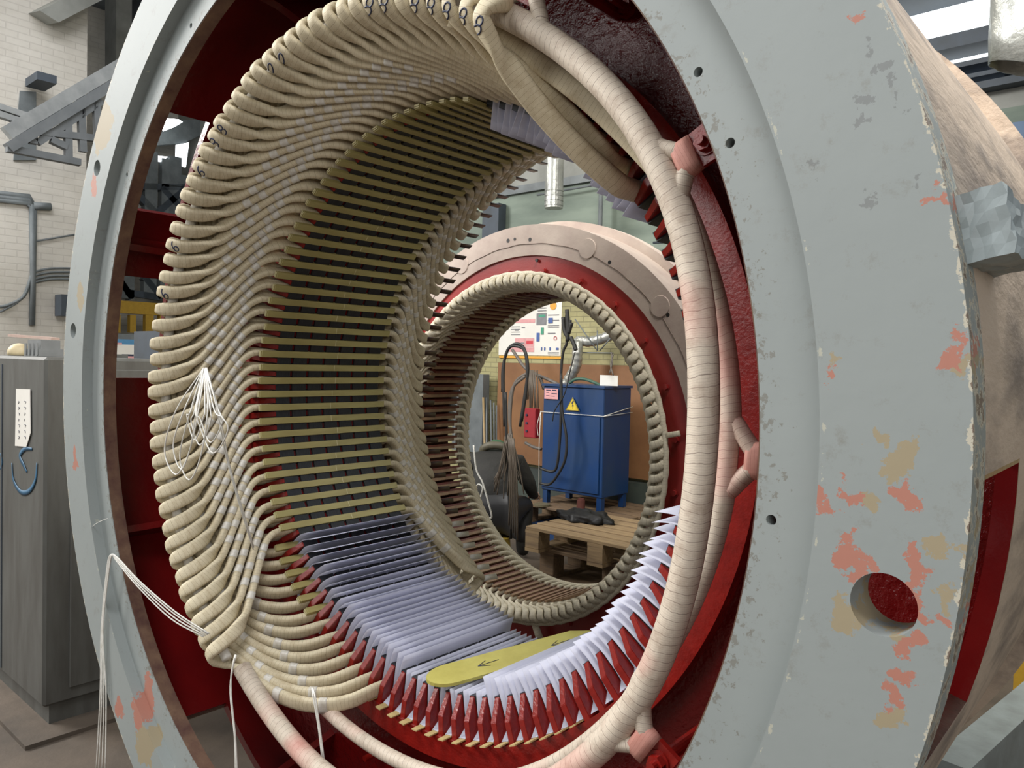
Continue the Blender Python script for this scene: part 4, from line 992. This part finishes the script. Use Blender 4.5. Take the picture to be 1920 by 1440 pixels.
# ------------------------------------------------------------------ crouching person
def skinned(name, verts, edges, radii, mat, parent, root=0, lv=2):
    me = bpy.data.meshes.new(name); me.from_pydata(verts, edges, []); o = link(name, me, mat, parent)
    o.modifiers.new('skin', 'SKIN'); sub = o.modifiers.new('sub', 'SUBSURF'); sub.levels = lv; sub.render_levels = lv
    if not me.skin_vertices: 
        pass
    for i, r_ in enumerate(radii): me.skin_vertices[0].data[i].radius = (r_, r_) if isinstance(r_, float) else r_
    me.skin_vertices[0].data[root].use_root = True
    dg = bpy.context.evaluated_depsgraph_get(); dg.update(); m2 = bpy.data.meshes.new_from_object(o.evaluated_get(dg)); o.modifiers.clear(); o.data = m2
    for p in m2.polygons: p.use_smooth = True
    return o
YP = 2.95
base = on_y(925, 985, YP)
per = thing('person', 'person in dark work clothes and green hood, seated and bent forward, back to the camera', 'person', (base.x-.04, YP, 0))
per.rotation_euler = (0, 0, .55)
M['cloth'] = pm('dark_work_jacket', (0.022, 0.021, 0.018), (0.014, 0.0135, 0.012), 8, .8, bs=.6, bscale=12, dist=.02)
M['skin'] = flatm('skin', (.40, .24, .17)); M['hood'] = flatm('green_hood', (.035, .11, .05)); M['trou'] = flatm('black_trousers', (.012, .012, .013))
b0 = Vector((0, 0, .52))
pts_ = [(0, 0, .47), (.0, .08, .60), (-.01, .18, .74), (-.02, .30, .83), (-.03, .39, .84), (-.04, .47, .82),
        (.16, .30, .80), (.25, .37, .62), (.26, .50, .52), (.27, .58, .50),
        (-.19, .30, .80), (-.27, .40, .62), (-.20, .54, .54), (-.16, .60, .52),
        (.13, .05, .44), (.20, .44, .46), (.20, .38, .08), (.20, .50, .05),
        (-.13, .05, .44), (-.20, .44, .46), (-.20, .38, .08), (-.20, .50, .05)]
ed = [(0, 1), (1, 2), (2, 3), (3, 4), (4, 5), (3, 6), (6, 7), (7, 8), (8, 9), (3, 10), (10, 11), (11, 12), (12, 13), (0, 14), (14, 15), (15, 16), (16, 17), (0, 18), (18, 19), (19, 20), (20, 21)]
rad_ = [(.17, .15), (.17, .15), (.18, .15), (.16, .13), .065, .085, .085, .062, .045, .035, .085, .062, .045, .035, .105, .075, .055, .045, .105, .075, .055, .045]
body = skinned('body', pts_, ed, rad_, M['cloth'], per)
def sub(nm, pts2, ed2, rd2, mat): return skinned(nm, pts2, ed2, rd2, mat, per)
sub('trousers', [(0, .0, .44), (.13, .05, .445), (.20, .45, .46), (.20, .38, .12), (-.13, .05, .445), (-.20, .45, .46), (-.20, .38, .12)], [(0, 1), (1, 2), (2, 3), (0, 4), (4, 5), (5, 6)], [.175, .12, .087, .066, .12, .087, .066], M['trou'])
bm = NB(); bmesh.ops.create_uvsphere(bm, u_segments=24, v_segments=16, radius=1)
for v in bm.verts: v.co = Vector((-.05+v.co.x*.082, .52+v.co.y*.105, .83+v.co.z*.105)) + (Vector((0, .02, -.02)) if v.co.y > .5 else Vector())
fin(bm, 'head', M['skin'], per, smooth=True)
bm = NB(); bmesh.ops.create_uvsphere(bm, u_segments=24, v_segments=16, radius=1)
for v in bm.verts:
    c0 = v.co.copy(); v.co = Vector((-.05+c0.x*.100, .495+c0.y*.115, .845+c0.z*.118))
bmesh.ops.delete(bm, geom=[v for v in bm.verts if v.co.y > .56 and v.co.z < .90], context='VERTS')
o = fin(bm, 'hood', M['hood'], per, smooth=True); o.modifiers.new('s', 'SOLIDIFY').thickness = .008
bm = NB(); pts2 = [Vector((-.03+.11*math.cos(q*PI/8), .36+.05*math.sin(q*PI/8), .875-.06*math.sin(q*PI/8))) for q in range(16)]; tube(bm, pts2, .032, 10, closed=True); fin(bm, 'collar', flatm('collar_grey', (.10, .09, .06)), per, recalc=False, smooth=True)
bm = NB()
for sx in (.27, -.16):
    yb_ = .58 if sx > 0 else .60
    for f_ in range(4): tube(bm, catmull([Vector((sx-.025+f_*.016, yb_+.02, .495)), Vector((sx-.027+f_*.018, yb_+.065, .485)), Vector((sx-.025+f_*.017, yb_+.085-.004*abs(f_-1.5), .455))], 3), .0085, 6)
    tube(bm, [Vector((sx-.03, yb_+.0, .49)), Vector((sx-.055, yb_+.03, .48)), Vector((sx-.06, yb_+.055, .465))], .009, 6)
    cyl(bm, (sx, yb_-.01, .50), (sx, yb_+.035, .49), .036, 12, .032)
fin(bm, 'hands', M['skin'], per, recalc=False, smooth=True)
bm = NB(); cyl(bm, (base.x, YP, 0), (base.x, YP, .27), .15, 24, .13); lone('yellow_bucket', bm, flatm('yellow_plastic', (.35, .24, .03)), 'yellow bucket the crouching person sits on', 'bucket')
bm = NB(); tube(bm, catmull([on_y(888, 835, 2.5), on_y(893, 880, 2.5), on_y(905, 905, 2.5), on_y(915, 940, 2.5), on_y(922, 968, 2.5), on_y(916, 972, 2.5)], 5), .006, 6); tube(bm, catmull([on_y(893, 912, 2.5), on_y(898, 908, 2.5), on_y(905, 915, 2.5), on_y(900, 935, 2.5)], 5), .006, 6)
lone('white_hose', bm, M['cord'], 'thin pale hose hanging beside the crouching person', 'hose', recalc=False, smooth=True)

# ------------------------------------------------------------------ left side of the workshop
cx0 = on_z(80, 1373, 0)
XC, YC = cx0.x, cx0.y; HC = 1.583
g = thing('grey_cabinet', 'tall grey steel cabinet at the left edge with a paper tag and blue paint marks', 'cabinet', (XC, YC, 0))
bm = NB(); box(bm, XC-1.1, XC, YC, YC+.55, .10, HC); kid(bm, 'cabinet_body', M['cab'], g, bevel=.012)
bm = NB(); box(bm, XC-1.08, XC-.02, YC+.03, YC+.53, 0, .0998); kid(bm, 'plinth', M['cab'], g)
bm = NB(); box(bm, XC+.0005, XC+.010, YC+.10, YC+.53, .16, HC-.05); kid(bm, 'side_door', M['cab'], g, bevel=.004)
bm = NB(); box(bm, XC-.56, XC-.553, YC-.004, YC-.0005, .12, HC-.04); kid(bm, 'door_seam', M['dsteel'], g)
a = on_y(30, 730, YC); b_ = on_y(57, 836, YC)
bm = NB(); tx = lambda u, v: on_y(u, v, YC-.006)
prism(bm, [tx(30, 729), tx(56, 730), tx(57, 812), tx(49, 838), tx(28, 836)], (0, .002, 0)); kid(bm, 'paper_tag', M['pw'], g)
bm = NB()
for i in range(7):
    for u in (34, 45): tube(bm, [on_y(u, 752+i*11, YC-.007), on_y(u+random.uniform(1, 4), 753+i*11, YC-.007), on_y(u+random.uniform(0, 3), 757+i*11, YC-.007)], .0011, 4)
kid(bm, 'tag_writing', M['ink'], g, recalc=False)
M['bluem'] = flatm('blue_paint_mark', (.02, .10, .19))
def band(ptsuv, w_, y):
    bm = NB(); P = catmull([on_y(u, v, y) for u, v in ptsuv], 6); n = len(P)
    sweep(bm, P, [(-w_/2, -.0006), (w_/2, -.0006), (w_/2, .0006), (-w_/2, .0006)], ups=[Vector((0, 1, 0))]*n, scale=[.35+.65*math.sin(PI*min(1, (i+2)/(n+3))) for i in range(n)])
    return bm
kid(band([(22, 868), (25, 900), (38, 922), (54, 921), (66, 900), (69, 868)], .022, YC-.003), 'paint_mark', M['bluem'], g, recalc=False)
kid(band([(60, 842), (46, 842), (37, 855), (44, 872), (50, 885)], .022, YC-.003), 'paint_mark', M['bluem'], g, recalc=False)
kid(band([(0, 850), (3, 860), (3, 872), (0, 880)], .012, YC-.003), 'paint_mark', M['bluem'], g, recalc=False)
bm = NB(); box(bm, XC-1.2, XC+.12, YC-.10, YC+.7, 0.0, .018); lone('floor_plate', bm, M['floor'], 'thin dusty plate on the floor under the tall grey cabinet', 'plate')
# second grey box seen through the flange windows
bm = NB(); q = on_x(203, 664, -2.9); q2 = on_x(240, 664, -2.9); box(bm, -3.4, -2.9, q.y-.05, q2.y, 0, q.z); lone('grey_locker', bm, M['cab'], 'grey locker seen through the housing window behind the rim', 'locker')
# things on top of the cabinet
bm = NB(); bmesh.ops.create_uvsphere(bm, u_segments=20, v_segments=12, radius=1); c_ = on_y(36, 648, YC+.09)
for v in bm.verts: v.co = Vector((c_.x+v.co.x*.045, c_.y+v.co.y*.05, HC+.001+max(0, v.co.z+.3)*.046))
lone('work_glove', bm, flatm('cream_cloth', (.55, .46, .28)), 'cream cloth glove lying on top of the tall grey cabinet', 'glove', smooth=True)
bm = NB(); c_ = on_y(82, 650, YC+.12); box(bm, c_.x-.10, c_.x+.10, c_.y-.05, c_.y+.05, HC+.001, HC+.035); box(bm, c_.x-.085, c_.x+.09, c_.y-.04, c_.y+.04, HC+.035, HC+.075)
for i in range(4): box(bm, c_.x-.08+i*.05, c_.x-.06+i*.05, c_.y-.055, c_.y-.05, HC+.008, HC+.06)
lone('tool_case', bm, flatm('grey_plastic', (.17, .18, .18)), 'small grey plastic tool case on top of the tall grey cabinet', 'case')
bm = NB(); a = on_y(22, 614, YC+.12); b_ = on_y(95, 634, YC+.12); beam(bm, (a.x, YC+.12, HC+.10), (b_.x, YC+.14, HC+.083), .035, .012); 
lone('wooden_batten', bm, flatm('pinkish_wood', (.42, .30, .25)), 'pinkish flat slat lying across the items on the cabinet', 'slat')
bm = NB(); box(bm, XC-1.3, XC-.02, YC+.9, YC+1.3, 0, HC+.16); lone('dark_chest', bm, M['dsteel'], 'dark steel box standing behind the tall grey cabinet', 'box')
# wall-mounted bits on the white brick wall
XW = -8.97
def wx(u, v, x=XW): return on_x(u, v, x)
bm = NB()
for d_ in (0, 7, 13): tube(bm, [wx(-20, 360+d_), wx(55, 368+d_), wx(62, 384+d_)], .03, 6)
tube(bm, [wx(60, 384), wx(62, 500), wx(60, 610)], .035, 6); tube(bm, [wx(52, 384), wx(66, 395), wx(64, 520)], .02, 6)
tube(bm, catmull([wx(58, 520), wx(45, 555), wx(15, 572), wx(-10, 576)], 4), .018, 6); tube(bm, catmull([wx(60, 510), wx(40, 560), wx(0, 585)], 4), .012, 6)
for v in (510, 517, 524, 530): tube(bm, catmull([wx(62, v), wx(90, v-6), wx(118, v-7), wx(150, v-6)], 4), .014, 5)
lone('wall_cables', bm, M['steel'], 'bundle of grey cables and conduit on the white brick wall', 'cable', recalc=False)
bm = NB(); tube(bm, [wx(62, 386), wx(95, 388)], .05, 6); tube(bm, [wx(68, 452), wx(140, 440)], .012, 5); lone('conduit_stub', bm, M['steel'], 'short conduit stub sticking right from the wall cables', 'conduit', recalc=False)
bm = NB(); a = wx(103, 553); b_ = wx(128, 594); box(bm, -8.97, -8.75, min(a.y, b_.y), max(a.y, b_.y), b_.z, a.z); lone('wall_box', bm, M['dsteel'], 'small dark grey box mounted on the white brick wall', 'box')
g = thing('flood_lamp', 'grey flood lamp on a bracket high on the white brick wall', 'lamp', wx(60, 190))
bm = NB(); a = wx(44, 150); b_ = wx(80, 174); box(bm, -8.9, -8.5, a.y, b_.y, b_.z, a.z); kid(bm, 'lamp_head', M['dsteel'], g)
bm = NB(); a0, a1, a2, a3 = wx(38, 170), wx(68, 172), wx(68, 300), wx(26, 300); prism(bm, [a0, a1, a2, a3], (-.1, 0, 0)); kid(bm, 'bracket', M['steel'], g)
# lattice walkway
XG = -7.6
def gx(u, v): return on_x(u, v, XG)
g = thing('steel_walkway', 'grey steel lattice walkway crossing in front of the white brick wall', 'walkway', gx(100, 300))
M['hazy'] = pm('dusty_light_steel', (0.25, 0.26, 0.255), (0.18, 0.19, 0.19), 6, 0.6); M['hazyd'] = pm('dusty_dark_steel', (0.13, 0.14, 0.145), (0.10, 0.11, 0.115), 6, 0.6)  # walkway steel lightened: the air haze is put into its colour
def bars(nm, L, w_, h_, mat):
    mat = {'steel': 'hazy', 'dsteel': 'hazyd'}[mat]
    bm = NB()
    for p, q in L: beam(bm, gx(*p), gx(*q), w_, h_)
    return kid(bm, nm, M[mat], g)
bars('top_chord', [((12, 250), (255, 105))], .10, .13, 'steel'); bars('bottom_chord', [((15, 278), (250, 135))], .12, .10, 'dsteel')
bars('side_chord', [((-10, 198), (62, 222)), ((-10, 212), (62, 236))], .08, .06, 'steel')
bars('strut', [((40, 262), (128, 188)), ((70, 268), (190, 190)), ((126, 180), (128, 300)), ((60, 228), (62, 270)), ((178, 162), (184, 258)), ((88, 205), (90, 255)), ((150, 170), (155, 285))], .07, .07, 'dsteel')
bars('lower_rail', [((12, 278), (150, 305)), ((75, 248), (200, 262)), ((95, 262), (125, 276))], .08, .07, 'dsteel')
# ceiling beam and duct top left
bm = NB(); a = on_x(75, 20, -8.6); b_ = on_x(190, -40, -8.6); c_ = on_x(110, 42, -8.6); d_ = on_x(240, -25, -8.6); prism(bm, [a, b_, d_, c_], (-.5, 0, .1)); struct('trim_7', bm, M['greyw'])
bm = NB(); beam(bm, on_x(222, -60, -10.5), on_x(222, 130, -10.5), .4, .22, (0, 1, 0)); struct('trim_8', bm, M['greyw'])
# seen through the housing windows
XT = -11.2
def tx_(u, v, x=XT): return on_x(u, v, x)
g = thing('crane_gantry', 'steel gantry with yellow girder seen through the housing windows', 'gantry', tx_(260, 640))
def xbars(nm, L, w_, h_, mat, x=XT):
    bm = NB()
    for p, q in L: beam(bm, tx_(*p, x), tx_(*q, x), w_, h_, (1, 0, 0))
    return kid(bm, nm, M[mat], g)
xbars('column', [((281, 285), (278, 560)), ((312, 300), (308, 560)), ((326, 295), (322, 560)), ((345, 330), (342, 560)), ((238, 420), (236, 560))], .2, .14, 'steel')
xbars('brace', [((255, 365), (300, 410)), ((250, 350), (350, 352)), ((300, 352), (340, 395)), ((218, 520), (245, 560)), ((268, 520), (300, 558)), ((232, 548), (300, 558)), ((350, 350), (280, 410))], .1, .14, 'dsteel')
M['yel'] = flatm('crane_yellow', (.52, .31, .03))
bm = NB(); a = tx_(208, 562, -10.8); b_ = tx_(312, 592, -10.8); box(bm, -10.9, -10.8, a.y, b_.y, b_.z, a.z)
for u0, u1 in ((208, 226), (244, 255), (273, 288), (300, 312)):
    a = tx_(u0, 590, -10.8); b_ = tx_(u1, 624, -10.8); box(bm, -10.9, -10.8, a.y, b_.y, b_.z, a.z)
kid(bm, 'girder', M['yel'], g)
bm = NB(); a = tx_(255, 285); b_ = tx_(352, 262); prism(bm, [tx_(262, 232), tx_(385, 222), tx_(385, 250), tx_(345, 268), tx_(265, 275)], (-.1, 0, 0)); lone('roof_canopy', bm, M['steel'], 'sloping grey roof canopy seen through the upper housing window', 'canopy')
bm = NB(); a = tx_(297, 226, -10.9); b_ = tx_(334, 240, -10.9); prism(bm, [tx_(297, 232, -10.9), tx_(305, 224, -10.9), tx_(330, 226, -10.9), tx_(337, 231, -10.9), tx_(322, 240, -10.9), tx_(306, 246, -10.9)], (.1, 0, 0)); lone('bay_lamp', bm, M['lamp'], 'glaring roof lamp seen through the upper housing window', 'lamp')
bm = NB(); prism(bm, [tx_(288, 292), tx_(313, 295), tx_(300, 304), tx_(290, 302)], (.05, 0, 0)); prism(bm, [tx_(329, 272), tx_(352, 268), tx_(346, 314), tx_(328, 307)], (.05, 0, 0)); struct('window_4', bm, M['sky'])
XQ = -6.0
bm = NB(); a = on_x(200, 625, XQ); b_ = on_x(300, 740, XQ); box(bm, XQ-.1, XQ, a.y, b_.y+.4, 0, a.z); lone('display_counter', bm, M['steel'], 'grey board carrying coloured pictures seen through the lower housing window', 'board')
g = thing('picture_panel', 'blue, white and green picture on the grey board behind the housing window', 'picture', on_x(240, 690, XQ))
def xq(u0, v0, u1, v1, mat, nm, d=.004):
    bm = NB(); a = on_x(u0, v0, XQ); b_ = on_x(u1, v1, XQ); box(bm, XQ+.001, XQ+d, min(a.y, b_.y), max(a.y, b_.y), b_.z, a.z); return kid(bm, nm, M[mat], g)
M['skyb'] = flatm('print_sky_blue', (.08, .25, .45)); M['mag'] = flatm('print_magenta', (.35, .03, .08))
xq(200, 635, 279, 688, 'skyb', 'blue_print', .004); xq(204, 645, 262, 675, 'pw', 'white_print', .006); xq(264, 640, 277, 682, 'pg', 'green_print', .007); xq(238, 668, 270, 674, 'pp', 'pink_print', .008); xq(203, 642, 228, 646, 'pp', 'pink_print', .008); xq(228, 664, 250, 668, 'ink', 'dark_print', .008)
xq(240, 688, 292, 716, 'mag', 'magenta_print', .004); xq(246, 692, 262, 697, 'po', 'orange_print', .006); xq(240, 703, 280, 706, 'pp', 'pink_print', .006)
# lower right corner: machine bed and yellow stands behind the big stator
bm = NB(); beam(bm, on_z(1780, 1500, .35), on_z(2000, 1290, .35), .10, .22); lone('steel_beam', bm, M['greyp'], 'grey-blue steel beam on the floor at the lower right corner', 'beam')
bm = NB(); a = on_z(1912, 1420, 0); box(bm, a.x-.03, a.x+.05, a.y-.03, a.y+.05, 0, .55); lone('yellow_post', bm, M['yel'], 'yellow post standing at the lower right edge', 'post')
bm = NB(); a = on_z(1840, 1440, 0); box(bm, a.x-.2, a.x+.06, a.y-.1, a.y+.1, 0, .05); lone('yellow_block', bm, M['yel'], 'low yellow block on the floor at the lower right', 'block')
# supports of the stators
M['supp'] = pm('support_timber', (0.16, 0.11, 0.065), (0.10, 0.07, 0.045), 6, .8)
for sx, lb in ((-1, 'left'), (1, 'right')):
    bm = NB(); box(bm, sx*.55-.12, sx*.55+.12, -.30, .8, 0, AX-1.7398*S*math.cos(math.asin((.55-.12)/(1.7398*S)))-.002)
    lone('timber_chock', bm, M['supp'], 'timber chock on the floor under the big stator, ' + lb + ' one', 'chock', 'chocks under the big stator')
bm = NB(); box(bm, FO.x-.4, FO.x+.4, FO.y+.05, FO.y+.42, 0, FO.z-1.402*S-.001); lone('timber_chock', bm, M['supp'], 'timber bed under the smaller far stator', 'chock')
